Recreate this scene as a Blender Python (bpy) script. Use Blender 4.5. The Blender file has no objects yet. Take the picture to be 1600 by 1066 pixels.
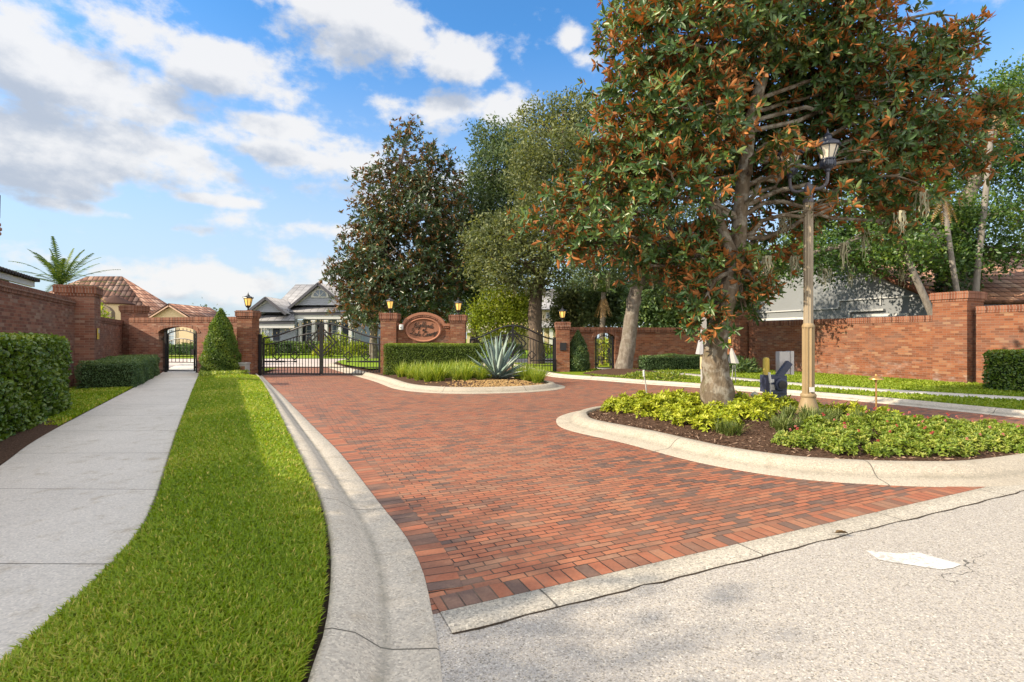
import bpy, math, random
import numpy as np
from math import sin, cos, pi, radians, atan2, hypot, sqrt
from mathutils import Vector, Matrix

rng = np.random.default_rng(11)
random.seed(11)
SC = bpy.context.scene
COL = SC.collection

# ------------------------------------------------------------------ camera
F, CX, HY, CH = 800.0, 800.0, 528.0, 1.5       # focal length in photo pixels, centre column, horizon row, eye height
cam = bpy.data.objects.new('camera', bpy.data.cameras.new('camera'))
COL.objects.link(cam)
cam.location = (0, 0, CH)
cam.rotation_euler = (radians(90), 0, 0)
cam.data.lens = 18.0
cam.data.sensor_width = 36.0
cam.data.shift_y = -5 / 1600
cam.data.clip_start = 0.05
cam.data.clip_end = 3000
SC.camera = cam

# ------------------------------------------------------------------ light
SUN_EL = radians(30)
SAZ = Vector((-0.954, -0.30)).normalized()
SUN = Vector((SAZ.x * cos(SUN_EL), SAZ.y * cos(SUN_EL), sin(SUN_EL)))
ld = bpy.data.lights.new('sun', 'SUN')
ld.energy = 4.4
ld.angle = radians(0.5)
ld.color = (1.0, 0.85, 0.64)
lo = bpy.data.objects.new('sun', ld)
COL.objects.link(lo)
lo.rotation_euler = (-SUN).to_track_quat('-Z', 'Y').to_euler()
lo.location = (-20, -8, 20)
SC.view_settings.view_transform = 'Standard'
SC.view_settings.look = 'None'
SC.view_settings.exposure = 1.0
SC.view_settings.gamma = 1
SKY_STRENGTH = 0.15
SKY_TINT = (0.36, 0.72, .96)


# ------------------------------------------------------------------ node helper
class S:
    def __init__(s, name, world=False):
        if world:
            m = bpy.data.worlds.new(name)
        else:
            m = bpy.data.materials.new(name)
        m.use_nodes = True
        s.m = m
        s.nt = m.node_tree
        s.nt.nodes.clear()
        s.out = s.nt.nodes.new('ShaderNodeOutputWorld' if world else 'ShaderNodeOutputMaterial')

    def n(s, t, ins=None, **kw):
        nd = s.nt.nodes.new('ShaderNode' + t)
        for k, v in kw.items():
            setattr(nd, k, v)
        for k, v in (ins or {}).items():
            sk = nd.inputs[k]
            if isinstance(v, bpy.types.NodeSocket):
                s.nt.links.new(v, sk)
            elif v is not None:
                if sk.type == 'RGBA' and len(v) == 3:
                    v = (*v, 1)
                sk.default_value = v
        return nd

    def mix(s, f, a, b, mode='MIX'):
        return s.n('MixRGB', {0: f, 1: a, 2: b}, blend_type=mode).outputs[0]

    def math(s, op, a, b=None, c=None, clamp=False):
        nd = s.n('Math', {0: a}, operation=op, use_clamp=clamp)
        for i, v in ((1, b), (2, c)):
            if v is not None:
                if isinstance(v, bpy.types.NodeSocket):
                    s.nt.links.new(v, nd.inputs[i])
                else:
                    nd.inputs[i].default_value = v
        return nd.outputs[0]

    def noise(s, vec, scale, detail=3, rough=.55, col=False, w=None):
        nd = s.n('TexNoise', {'Vector': vec, 'Scale': scale, 'Detail': detail, 'Roughness': rough})
        return nd.outputs[1 if col else 0]

    def ramp(s, f, stops, interp='LINEAR'):
        nd = s.n('ValToRGB', {0: f})
        cr = nd.color_ramp
        cr.interpolation = interp
        while len(cr.elements) < len(stops):
            cr.elements.new(0.5)
        for e, (p, c) in zip(cr.elements, stops):
            e.position = p
            e.color = (*c, 1) if not isinstance(c, (int, float)) else (c, c, c, 1)
        return nd.outputs[0]

    def obj(s):
        return s.n('TexCoord').outputs['Object']

    def uv(s):
        return s.n('UVMap').outputs[0]

    def attr(s, name):
        return s.n('Attribute', attribute_name=name).outputs['Fac']

    def map(s, vec, scale=(1, 1, 1), rot=(0, 0, 0), loc=(0, 0, 0)):
        return s.n('Mapping', {'Vector': vec, 'Scale': scale, 'Rotation': rot, 'Location': loc}).outputs[0]

    def xyz(s, vec):
        o = s.n('SeparateXYZ', {0: vec}).outputs
        return o[0], o[1], o[2]

    def vec(s, x, y, z=0.0):
        return s.n('CombineXYZ', {0: x, 1: y, 2: z}).outputs[0]

    def bump(s, h, dist=.01, strength=1.0, nrm=None):
        return s.n('Bump', {'Height': h, 'Distance': dist, 'Strength': strength, 'Normal': nrm}).outputs[0]

    def bsdf(s, col, rough=.8, spec=.3, normal=None, metal=0.0, **extra):
        ins = {'Base Color': col, 'Roughness': rough, 'Specular IOR Level': spec, 'Normal': normal, 'Metallic': metal}
        ins.update({k.replace('_', ' '): v for k, v in extra.items()})
        return s.n('BsdfPrincipled', ins).outputs[0]

    def done(s, sh):
        s.nt.links.new(sh, s.out.inputs[0])
        return s.m


# ------------------------------------------------------------------ sky with clouds
def azel(px, py):
    x, z = (px - CX) / F, (HY - py) / F
    return atan2(x, 1), atan2(z, hypot(1, x))


w = S('World', world=True)
SC.world = w.m
sky = w.n('TexSky', sky_type='NISHITA', sun_disc=False, sun_elevation=SUN_EL, sun_rotation=atan2(SAZ.x, SAZ.y) % (2 * pi),
          altitude=20, air_density=1.0, dust_density=1.0, ozone_density=2.0)
skyc = w.mix(1.0, sky.outputs[0], SKY_TINT, 'MULTIPLY')
gx, gy, gz = w.xyz(w.n('TexCoord').outputs['Generated'])
AZ = w.math('ARCTAN2', gx, gy)
EL = w.math('ARCSINE', gz)
CLOUDS = [  # photo pixel centre, half sizes in px, tilt, strength: each a cloud bank at its own bearing and height
    (90, 120, 260, 62, .10, 1.0), (330, 105, 170, 36, .22, 1.0), (60, 215, 220, 60, .0, 1.0), (240, 222, 130, 34, .10, .95), (60, 285, 170, 26, 0, .8),
    (560, 35, 150, 42, .20, 1.0), (700, 88, 90, 26, .22, 1.0), (425, 192, 70, 22, -.05, .95), (420, 236, 150, 22, .08, .85), (560, 250, 80, 26, .25, .8),
    (690, 172, 90, 24, -.18, .85), (790, 158, 50, 26, -.2, .8), (130, 325, 120, 11, .08, .75), (300, 358, 45, 9, 0, .75), (330, 312, 70, 8, 0, .62),
    (400, 440, 190, 24, 0, .85), (240, 452, 90, 20, 0, .8), (560, 425, 160, 26, 0, .7), (890, 62, 14, 16, .5, .72), (1250, 470, 500, 50, 0, .6), (905, 92, 20, 10, .1, .6),
    (30, 30, 140, 26, .1, .75), (700, 300, 200, 30, -.1, .55), (480, 360, 200, 14, 0, .55)]


def cloud_density(az, el):
    v = w.vec(w.math('MULTIPLY', az, 4.2), w.math('MULTIPLY', el, 6.6), 4.3)
    big = w.noise(v, 2.1, 10, .60)
    tot = None
    for (px, py, rx, ry, rot, st) in CLOUDS:
        a0, e0 = azel(px, py)
        cc = cos(a0) ** 2
        ra, re = rx / F * cc, ry / F * cos(a0)
        da, de = w.math('SUBTRACT', az, a0), w.math('SUBTRACT', el, e0)
        # tilt: positive = falls to the right
        u = w.math('ADD', w.math('MULTIPLY', da, cos(rot) / ra), w.math('MULTIPLY', de, -sin(rot) / ra))
        q = w.math('ADD', w.math('MULTIPLY', da, sin(rot) / re), w.math('MULTIPLY', de, cos(rot) / re))
        r2 = w.math('ADD', w.math('MULTIPLY', u, u), w.math('MULTIPLY', q, q))
        g = w.math('MULTIPLY', w.math('EXPONENT', w.math('MULTIPLY', r2, -.62)), st)
        tot = g if tot is None else w.math('MAXIMUM', tot, g)
    tot = w.math('MAXIMUM', tot, w.math('MULTIPLY', BACK_FILL, .82))
    d = w.math('ADD', w.math('MULTIPLY', tot, .70), w.math('MULTIPLY', w.math('SUBTRACT', big, .5), 1.75))
    return d


# bright broken cloud added behind the camera and overhead, as unseen fill light
BACK_FILL = w.math('MAXIMUM', w.n('MapRange', {0: gy, 1: .12, 2: -.25, 3: 0, 4: 1}, interpolation_type='SMOOTHSTEP').outputs[0],
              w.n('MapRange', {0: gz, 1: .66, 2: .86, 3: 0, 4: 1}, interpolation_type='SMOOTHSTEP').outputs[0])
d0 = cloud_density(AZ, EL)
d1 = cloud_density(w.math('ADD', AZ, .025), w.math('ADD', EL, .05))
cov = w.n('MapRange', {0: d0, 1: .14, 2: .52, 3: 0, 4: 1}, interpolation_type='SMOOTHSTEP').outputs[0]
thick = w.n('MapRange', {0: d1, 1: .26, 2: .85, 3: 0, 4: 1}, interpolation_type='SMOOTHSTEP').outputs[0]
ccol = w.mix(thick, (3.15, 3.12, 3.10), (1.72, 1.90, 2.22))
ccol = w.mix(BACK_FILL, ccol, (7.0, 6.75, 6.5))
# thin white veil towards the horizon
veil = w.n('MapRange', {0: EL, 1: .56, 2: .0, 3: 0, 4: .88}, interpolation_type='SMOOTHSTEP').outputs[0]
skyc = w.mix(veil, skyc, (2.35, 2.62, 2.85))
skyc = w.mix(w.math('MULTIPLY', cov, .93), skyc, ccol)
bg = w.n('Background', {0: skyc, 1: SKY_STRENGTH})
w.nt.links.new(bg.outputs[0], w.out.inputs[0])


# ------------------------------------------------------------------ geometry helpers
def G(px, py, z=0.0):
    """photo pixel of a point lying at height z -> ground position"""
    Y = F * (CH - z) / (py - HY)
    return ((px - CX) / F * Y, Y)


def P(px, py, Y):
    return np.array(((px - CX) / F * Y, Y, CH + (HY - py) / F * Y))


def mesh_np(name, V, faces, mat, parent=None, uv=None, attrs=None, smooth=False, mi=None):
    V = np.asarray(V, dtype=np.float32).reshape(-1, 3)
    if not isinstance(faces, (list, tuple)):
        faces = [faces]
    faces = [np.asarray(f, dtype=np.int32) for f in faces if len(f)]
    loops = np.concatenate([f.ravel() for f in faces])
    sizes = np.concatenate([np.full(len(f), f.shape[1], dtype=np.int32) for f in faces])
    starts = np.concatenate([[0], np.cumsum(sizes)[:-1]]).astype(np.int32)
    me = bpy.data.meshes.new(name)
    me.vertices.add(len(V))
    me.vertices.foreach_set('co', V.ravel())
    me.loops.add(len(loops))
    me.loops.foreach_set('vertex_index', loops)
    me.polygons.add(len(sizes))
    me.polygons.foreach_set('loop_start', starts)
    if smooth:
        me.polygons.foreach_set('use_smooth', np.ones(len(sizes), dtype=bool))
    mats = mat if isinstance(mat, (list, tuple)) else [mat]
    for m in mats:
        me.materials.append(m)
    if mi is not None:
        me.polygons.foreach_set('material_index', np.asarray(mi, dtype=np.int32))
    if uv is not None:
        l = me.uv_layers.new(name='UVMap')
        l.data.foreach_set('uv', np.asarray(uv, dtype=np.float32)[loops].ravel())
    for k, a in (attrs or {}).items():
        at = me.attributes.new(k, 'FLOAT', 'POINT')
        at.data.foreach_set('value', np.asarray(a, dtype=np.float32))
    me.update(calc_edges=True)
    o = bpy.data.objects.new(name, me)
    COL.objects.link(o)
    o.parent = parent
    return o


def tag(o, label=None, cat=None, group=None, kind=None):
    for k, v in (('label', label), ('category', cat), ('group', group), ('kind', kind)):
        if v:
            o[k] = v
    return o


def thing(name, label, cat, loc=(0, 0, 0), rz=0.0, group=None):
    o = bpy.data.objects.new(name, None)
    COL.objects.link(o)
    o.location = loc
    o.rotation_euler = (0, 0, rz)
    return tag(o, label, cat, group)


KIDS = {}


def copy_tree(o, parent=None):
    c = o.copy()
    COL.objects.link(c)
    if parent is not None:
        c.parent = parent
    for ch in list(o.children):
        copy_tree(ch, c)
    return c


class MB:
    """collects boxes, tubes and prisms into one mesh"""

    def __init__(s):
        s.v, s.f = [], []

    def add(s, V, Fs):
        b = len(s.v)
        s.v.extend([tuple(map(float, p)) for p in V])
        s.f.extend([tuple(int(i) + b for i in f) for f in Fs])
        return s

    def box(s, x0, x1, y0, y1, z0, z1, rot=None, c=None):
        V = [(x0, y0, z0), (x1, y0, z0), (x1, y1, z0), (x0, y1, z0), (x0, y0, z1), (x1, y0, z1), (x1, y1, z1), (x0, y1, z1)]
        if rot is not None:
            V = [tuple(rot @ Vector(p) + Vector(c or (0, 0, 0))) for p in V]
        return s.add(V, [(0, 3, 2, 1), (4, 5, 6, 7), (0, 1, 5, 4), (1, 2, 6, 5), (2, 3, 7, 6), (3, 0, 4, 7)])

    def bar(s, p, q, wd, dp=None):
        """square bar from p to q"""
        p, q = Vector(p), Vector(q)
        d = q - p
        L = d.length
        if L < 1e-6:
            return s
        R = d.to_track_quat('Z', 'Y').to_matrix()
        dp = dp or wd
        return s.box(-wd / 2, wd / 2, -dp / 2, dp / 2, 0, L, R, p)

    def tube(s, pts, rad, n=10, cap=True):
        pts = [Vector(p) for p in pts]
        if not hasattr(rad, '__len__'):
            rad = [rad] * len(pts)
        V, Fs = [], []
        ref = None
        for i, p in enumerate(pts):
            t = (pts[min(i + 1, len(pts) - 1)] - pts[max(i - 1, 0)]).normalized()
            if ref is None:
                ref = Vector((1, 0, 0)) if abs(t.x) < .8 else Vector((0, 1, 0))
            a = (ref - t * ref.dot(t)).normalized()
            b = t.cross(a)
            ref = a
            for k in range(n):
                an = 2 * pi * k / n
                V.append(p + (a * cos(an) + b * sin(an)) * rad[i])
        for i in range(len(pts) - 1):
            for k in range(n):
                k2 = (k + 1) % n
                Fs.append((i * n + k, i * n + k2, (i + 1) * n + k2, (i + 1) * n + k))
        if cap:
            Fs.append(tuple(range(n))[::-1])
            Fs.append(tuple((len(pts) - 1) * n + k for k in range(n)))
        return s.add(V, Fs)

    def lathe(s, prof, n=16, c=(0, 0, 0), rot=0.0):
        V, Fs = [], []
        for r, z in prof:
            for k in range(n):
                a = 2 * pi * k / n + rot
                V.append((c[0] + r * cos(a), c[1] + r * sin(a), c[2] + z))
        for i in range(len(prof) - 1):
            for k in range(n):
                k2 = (k + 1) % n
                Fs.append((i * n + k, i * n + k2, (i + 1) * n + k2, (i + 1) * n + k))
        Fs.append(tuple(range(n))[::-1])
        Fs.append(tuple((len(prof) - 1) * n + k for k in range(n)))
        return s.add(V, Fs)

    def prism(s, poly, y0, y1):
        """outline in x,z extruded along y (y0 front)"""
        n = len(poly)
        V = [(x, y0, z) for x, z in poly] + [(x, y1, z) for x, z in poly]
        Fs = [tuple(range(n)), tuple(range(2 * n - 1, n - 1, -1))]
        for i in range(n):
            j = (i + 1) % n
            Fs.append((i, i + n, j + n, j))
        return s.add(V, Fs)

    def build(s, name, mat, parent=None, smooth=False):
        me = bpy.data.meshes.new(name)
        me.from_pydata(s.v, [], s.f)
        me.materials.append(mat)
        if smooth:
            me.polygons.foreach_set('use_smooth', np.ones(len(me.polygons), dtype=bool))
            try:
                me.set_sharp_from_angle(angle=radians(40))
            except Exception:
                pass
        me.update()
        o = bpy.data.objects.new(name, me)
        COL.objects.link(o)
        o.parent = parent
        return o


def build_multi(name, pairs, parent=None):
    v, f, mi, mats = [], [], [], []
    for k, (mb, mt) in enumerate(pairs):
        b = len(v)
        v += mb.v
        f += [tuple(i + b for i in q) for q in mb.f]
        mi += [k] * len(mb.f)
        mats.append(mt)
    me = bpy.data.meshes.new(name)
    me.from_pydata(v, [], f)
    for mt in mats:
        me.materials.append(mt)
    me.polygons.foreach_set('material_index', mi)
    me.update()
    o = bpy.data.objects.new(name, me)
    COL.objects.link(o)
    o.parent = parent
    return o


def catmull(pts, k=8, closed=False):
    pts = [np.array(p, float) for p in pts]
    n = len(pts)
    out = []
    for i in range(n if closed else n - 1):
        if closed:
            p0, p1, p2, p3 = pts[(i - 1) % n], pts[i], pts[(i + 1) % n], pts[(i + 2) % n]
        else:
            p1, p2 = pts[i], pts[i + 1]
            p0 = pts[i - 1] if i else 2 * p1 - p2
            p3 = pts[i + 2] if i + 2 < n else 2 * p2 - p1
        for j in range(k):
            t = j / k
            out.append(.5 * (2 * p1 + (p2 - p0) * t + (2 * p0 - 5 * p1 + 4 * p2 - p3) * t * t + (3 * p1 - p0 - 3 * p2 + p3) * t ** 3))
    if not closed:
        out.append(pts[-1])
    return np.array(out)


def resample(a, n):
    a = np.asarray(a, float)
    d = np.concatenate([[0], np.cumsum(np.linalg.norm(np.diff(a, axis=0), axis=1))])
    t = np.linspace(0, d[-1], n)
    return np.stack([np.interp(t, d, a[:, k]) for k in range(a.shape[1])], 1), t


def offset(loop, dist, closed=True):
    """move a line to its left by dist"""
    if closed:
        t = np.roll(loop, -1, 0) - np.roll(loop, 1, 0)
    else:
        t = np.gradient(loop, axis=0)
    t /= np.linalg.norm(t, axis=1)[:, None] + 1e-9
    return loop + np.stack([-t[:, 1], t[:, 0]], 1) * dist


def loft(name, A, B, prof, mat, closed=False, parent=None, smooth=True):
    """strip between the lines A and B with a cross profile [(t, z)]; uv = metres along, across 0..1"""
    n, m = len(A), len(prof)
    mid = (A + B) / 2
    al = np.concatenate([[0], np.cumsum(np.linalg.norm(np.diff(mid, axis=0), axis=1))])
    if closed:
        A, B = np.vstack([A, A[:1]]), np.vstack([B, B[:1]])
        al = np.append(al, al[-1] + np.linalg.norm(mid[0] - mid[-1]))
        n += 1
    V = np.zeros((n, m, 3))
    UV = np.zeros((n, m, 2))
    for j, (t, z) in enumerate(prof):
        V[:, j, :2] = A + (B - A) * t
        V[:, j, 2] = z
        UV[:, j, 0] = al
        UV[:, j, 1] = t
    i, j = np.meshgrid(np.arange(n - 1), np.arange(m - 1), indexing='ij')
    a = (i * m + j).ravel()
    Fq = np.stack([a, a + 1, a + m + 1, a + m], 1)
    # face up
    p = V.reshape(-1, 3)
    nz = np.cross(p[Fq[0, 1]] - p[Fq[0, 0]], p[Fq[0, 3]] - p[Fq[0, 0]])[2]
    if nz < 0:
        Fq = Fq[:, ::-1]
    return mesh_np(name, p, Fq, mat, parent, uv=UV.reshape(-1, 2), smooth=smooth)


def sheet(name, poly, z, mat, kind='structure'):
    n = len(poly)
    V = [(p[0], p[1], z) for p in poly]
    a = sum(V[i][0] * V[(i + 1) % n][1] - V[(i + 1) % n][0] * V[i][1] for i in range(n))
    idx = list(range(n)) if a > 0 else list(range(n))[::-1]
    me = bpy.data.meshes.new(name)
    me.from_pydata(V, [], [idx])
    me.materials.append(mat)
    o = bpy.data.objects.new(name, me)
    COL.objects.link(o)
    if kind:
        o['kind'] = kind
    return o


def inside(poly, x, y):
    poly = np.asarray(poly)
    r = np.zeros(np.shape(x), bool)
    n = len(poly)
    j = n - 1
    for i in range(n):
        xi, yi, xj, yj = *poly[i], *poly[j]
        c = ((yi > y) != (yj > y)) & (x < (xj - xi) * (y - yi) / (yj - yi + 1e-12) + xi)
        r ^= c
        j = i
    return r


def edge_dist(poly, x, y):
    poly = np.asarray(poly)
    p = np.stack([np.ravel(x), np.ravel(y)], 1)
    best = np.full(len(p), 1e9)
    for i in range(len(poly)):
        a, b = poly[i], poly[(i + 1) % len(poly)]
        ab = b - a
        t = np.clip(((p - a) @ ab) / (ab @ ab + 1e-12), 0, 1)
        best = np.minimum(best, np.linalg.norm(p - (a + t[:, None] * ab), axis=1))
    return best.reshape(np.shape(x))


def unit(a):
    return a / (np.linalg.norm(a, axis=-1, keepdims=True) + 1e-9)


# ------------------------------------------------------------------ foliage
def leaf_mesh(Pb, D, N, L, W, fold=.2, droop=.12, kind=6, rnd=None):
    n = len(Pb)
    L = np.broadcast_to(np.asarray(L, float), (n,))[:, None]
    W = np.broadcast_to(np.asarray(W, float), (n,))[:, None]
    Sd = unit(np.cross(D, N))
    N = np.cross(Sd, D)
    rnd = rng.random(n) if rnd is None else rnd
    if kind == 4:
        V = np.stack([Pb, Pb + D * L * .5 + Sd * W * .5 + N * W * fold, Pb + D * L - N * L * droop,
                      Pb + D * L * .5 - Sd * W * .5 + N * W * fold], 1)
        b = np.arange(n)[:, None] * 4
        return V.reshape(-1, 3), [b + np.array([[0, 1, 2]]), b + np.array([[0, 2, 3]])], np.repeat(rnd, 4)
    V = np.stack([Pb, Pb + D * L * .32 + Sd * W * .46 + N * W * fold, Pb + D * L * .7 + Sd * W * .42 + N * (W * fold - L * droop * .4),
                  Pb + D * L - N * L * droop, Pb + D * L * .7 - Sd * W * .42 + N * (W * fold - L * droop * .4),
                  Pb + D * L * .32 - Sd * W * .46 + N * W * fold], 1)
    b = np.arange(n)[:, None] * 6
    return V.reshape(-1, 3), [b + np.array([[0, 1, 2, 3]]), b + np.array([[0, 3, 4, 5]])], np.repeat(rnd, 6)


def crown_twigs(blobs, nclus, cl_r, ntw, lo=.45):
    """blobs: (centre, radii, weight). Returns twig positions, outward axes and a value per clump"""
    c = np.array([b[0] for b in blobs])
    r = np.array([b[1] for b in blobs])
    wt = np.array([b[2] for b in blobs]) * (r.prod(1)) ** .7
    k = rng.choice(len(blobs), nclus, p=wt / wt.sum())
    d = unit(rng.normal(size=(nclus, 3)))
    rad = lo + (1 - lo) * rng.random(nclus) ** .6
    cc = c[k] + d * r[k] * rad[:, None]
    o = unit(d + np.array([0, 0, .35]))
    cv = rng.random(nclus)
    idx = np.repeat(np.arange(nclus), ntw)
    tp = cc[idx] + rng.normal(size=(len(idx), 3)) * cl_r * np.array([1, 1, .75])
    ta = unit(o[idx] + .55 * rng.normal(size=(len(idx), 3)))
    return tp, ta, cv[idx], cc


def whorl_leaves(tp, ta, cv, k, L, W, tilt=(22, 72), kind=6, fold=.16, droop=.1):
    n = len(tp)
    ref = np.where(np.abs(ta[:, 2:3]) < .9, np.array([[0, 0, 1.]]), np.array([[1., 0, 0]]))
    a = unit(np.cross(ta, ref))
    b = np.cross(ta, a)
    ph = (np.arange(k)[None, :] * 2.4 + rng.random((n, 1)) * 6.28 + rng.normal(size=(n, k)) * .2)
    t = np.radians(tilt[0] + (tilt[1] - tilt[0]) * (np.arange(k)[None, ::-1] / k + .25 * rng.random((n, k))))
    t = t + rng.normal(size=(n, k)) * .18
    R = a[:, None] * np.cos(ph)[..., None] + b[:, None] * np.sin(ph)[..., None]
    D = ta[:, None] * np.cos(t)[..., None] + R * np.sin(t)[..., None]
    N = ta[:, None] * np.sin(t)[..., None] - R * np.cos(t)[..., None]
    Pb = tp[:, None] + R * .01 + ta[:, None] * (rng.random((n, k, 1)) * .06 * L / .2)
    ln = L * (.5 + .75 * rng.random((n, k)))
    rn = np.clip(.55 * cv[:, None] + .45 * rng.random((n, k)), 0, 1)
    return leaf_mesh(Pb.reshape(-1, 3), D.reshape(-1, 3), N.reshape(-1, 3), ln.ravel(), ln.ravel() * W / L, fold, droop, kind, rn.ravel())


def spray_leaves(tp, ta, cv, k, spread, L, W, kind=4, flat=.5):
    n = len(tp)
    Pb = tp[:, None] + rng.normal(size=(n, k, 3)) * spread
    D = unit(ta[:, None] + .9 * rng.normal(size=(n, k, 3)))
    N = unit(np.array([0, 0, 1.]) * flat + rng.normal(size=(n, k, 3)) * .6)
    ln = L * (.6 + .7 * rng.random((n, k)))
    rn = np.clip(.6 * cv[:, None] + .4 * rng.random((n, k)), 0, 1)
    return leaf_mesh(Pb.reshape(-1, 3), D.reshape(-1, 3), N.reshape(-1, 3), ln.ravel(), ln.ravel() * W / L, .15, .1, kind, rn.ravel())


def bent(p, q, sag, n=6, jit=.0):
    p, q = np.array(p, float), np.array(q, float)
    L = np.linalg.norm(q - p)
    out = []
    for i in range(n):
        t = i / (n - 1)
        e = p + (q - p) * t + np.array([0, 0, sag * L]) * sin(pi * t)
        if 0 < i < n - 1:
            e = e + rng.normal(size=3) * jit * L
        out.append(e)
    return out


def limbs(mb, trunk, trad, blobs, cc, r0=.5, twig=.02, nsub=3, tmin=.35):
    """a limb from the trunk to every blob and small branches to some of its clumps"""
    trunk = [np.array(p) for p in trunk]
    m = len(trunk)
    for (c, r, wt) in blobs:
        c = np.array(c)
        # leave the trunk below the blob
        best, bi = 1e9, m - 1
        for i in range(int(m * tmin), m):
            dz = c[2] - trunk[i][2]
            d = np.linalg.norm(c - trunk[i]) + max(0, -dz + .3) * 3
            if d < best:
                best, bi = d, i
        br = trad[bi] * r0
        pts = bent(trunk[bi], c, .06, 7, .035)
        mb.tube(pts, np.linspace(br, twig * 1.3, 7), 7, False)
        if len(cc):
            dist = np.linalg.norm((cc - c) / (np.array(r) + .01), axis=1)
            near = np.where(dist < 1.05)[0]
            if len(near):
                for j in rng.choice(near, min(nsub, len(near)), replace=False):
                    s0 = pts[int(rng.integers(3, 7))]
                    mb.tube(bent(s0, cc[j], .05, 5, .05), np.linspace(twig * 1.3, twig * .35, 5), 5, False)


def tree(name, label, base, trunk, trad, blobs, leafmat, barkmat, style, nclus, cl_r, ntw, k, L, W, group=None, lo=.45,
         moss=None, cat='tree', nsub=4, spread=.1, tmin=.35, r0=.5, kind=None, sides=12, twig=.02, flat=.5):
    base = np.array(base, float)
    root = thing(name, label, cat, tuple(base), 0, group)
    trunk = [np.array(p, float) - base for p in trunk]
    bl = [(np.array(b[0], float) - base, np.array(b[1], float), b[2]) for b in blobs]
    tp, ta, cv, cc = crown_twigs(bl, nclus, cl_r, ntw, lo)
    mb = MB()
    tr = catmull(trunk, 4)
    rr = np.interp(np.linspace(0, 1, len(tr)), np.linspace(0, 1, len(trad)), trad)
    mb.tube(tr, rr * (1 + .06 * rng.normal(size=len(rr))), sides)
    limbs(mb, tr, rr, bl, cc, r0, twig, nsub, tmin)
    mb.build('trunk', barkmat, root, True)
    if style == 'whorl':
        V, Fs, rn = whorl_leaves(tp, ta, cv, k, L, W, kind=kind or 6)
    else:
        V, Fs, rn = spray_leaves(tp, ta, cv, k, spread, L, W, kind or 4, flat)
    mesh_np('crown', V, Fs, leafmat, root, attrs={'rnd': rn})
    if moss:
        moss_part(root, [(p[0] - base[0], p[1] - base[1], p[2] - base[2], p[3]) for p in moss])
    return root


def moss_part(root, pts):
    for (x, y, z, ln) in pts:
        V, Fs = [], []
        b = 0
        for _ in range(16):
            n = 6
            x0, y0 = x + random.gauss(0, .045), y + random.gauss(0, .045)
            l = ln * random.uniform(.45, 1.05)
            an = random.random() * pi
            wd = random.uniform(.008, .02)
            for i in range(n):
                t = i / (n - 1)
                jx, jy = random.gauss(0, .018), random.gauss(0, .018)
                ww = wd * (1 - .75 * t)
                V += [(x0 + jx - ww * cos(an), y0 + jy - ww * sin(an), z - l * t), (x0 + jx + ww * cos(an), y0 + jy + ww * sin(an), z - l * t)]
            for i in range(n - 1):
                Fs.append((b + 2 * i, b + 2 * i + 1, b + 2 * i + 3, b + 2 * i + 2))
            b += 2 * n
        mesh_np('hanging_moss', V, np.array(Fs), MOSS, root)


# ------------------------------------------------------------------ materials
def leaf_mat(name, c0, c1, c2, back=None, rough=.5, spec=.4, trans=.3, tcol=None, backmix=1.0):
    s = S(name)
    r = s.attr('rnd')
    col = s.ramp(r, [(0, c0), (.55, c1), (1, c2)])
    geo = s.n('NewGeometry')
    if back is not None:
        bc = s.ramp(r, [(0, tuple(x * .6 for x in back)), (1, tuple(min(1, x * 1.25) for x in back))])
        pick = s.math('LESS_THAN', s.math('FRACT', s.math('MULTIPLY', r, 37.3)), backmix)
        bc = s.mix(pick, s.mix(.35, col, (.10, .12, .05)), bc)
        col2 = s.mix(geo.outputs['Backfacing'], col, bc)
        rg = s.math('ADD', s.math('MULTIPLY', geo.outputs['Backfacing'], .35), rough)
    else:
        col2, rg = col, rough
    b = s.bsdf(col2, rg, spec)
    tc = s.mix(1.0, col2, tcol or (1.6, 1.5, .6), 'MULTIPLY')
    t = s.n('BsdfTranslucent', {0: tc}).outputs[0]
    return s.done(s.n('MixShader', {0: trans, 1: b, 2: t}).outputs[0])


def plain(name, col, rough=.6, spec=.3, metal=0.0, var=.12, scale=6, bump=0.0, **extra):
    s = S(name)
    o = s.obj()
    nz = s.noise(o, scale, 5)
    c = s.mix(nz, tuple(x * (1 - var) for x in col), tuple(min(1, x * (1 + var)) for x in col))
    nrm = s.bump(s.noise(o, scale * 8, 3), bump) if bump else None
    return s.done(s.bsdf(c, rough, spec, nrm, metal, **extra))


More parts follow.
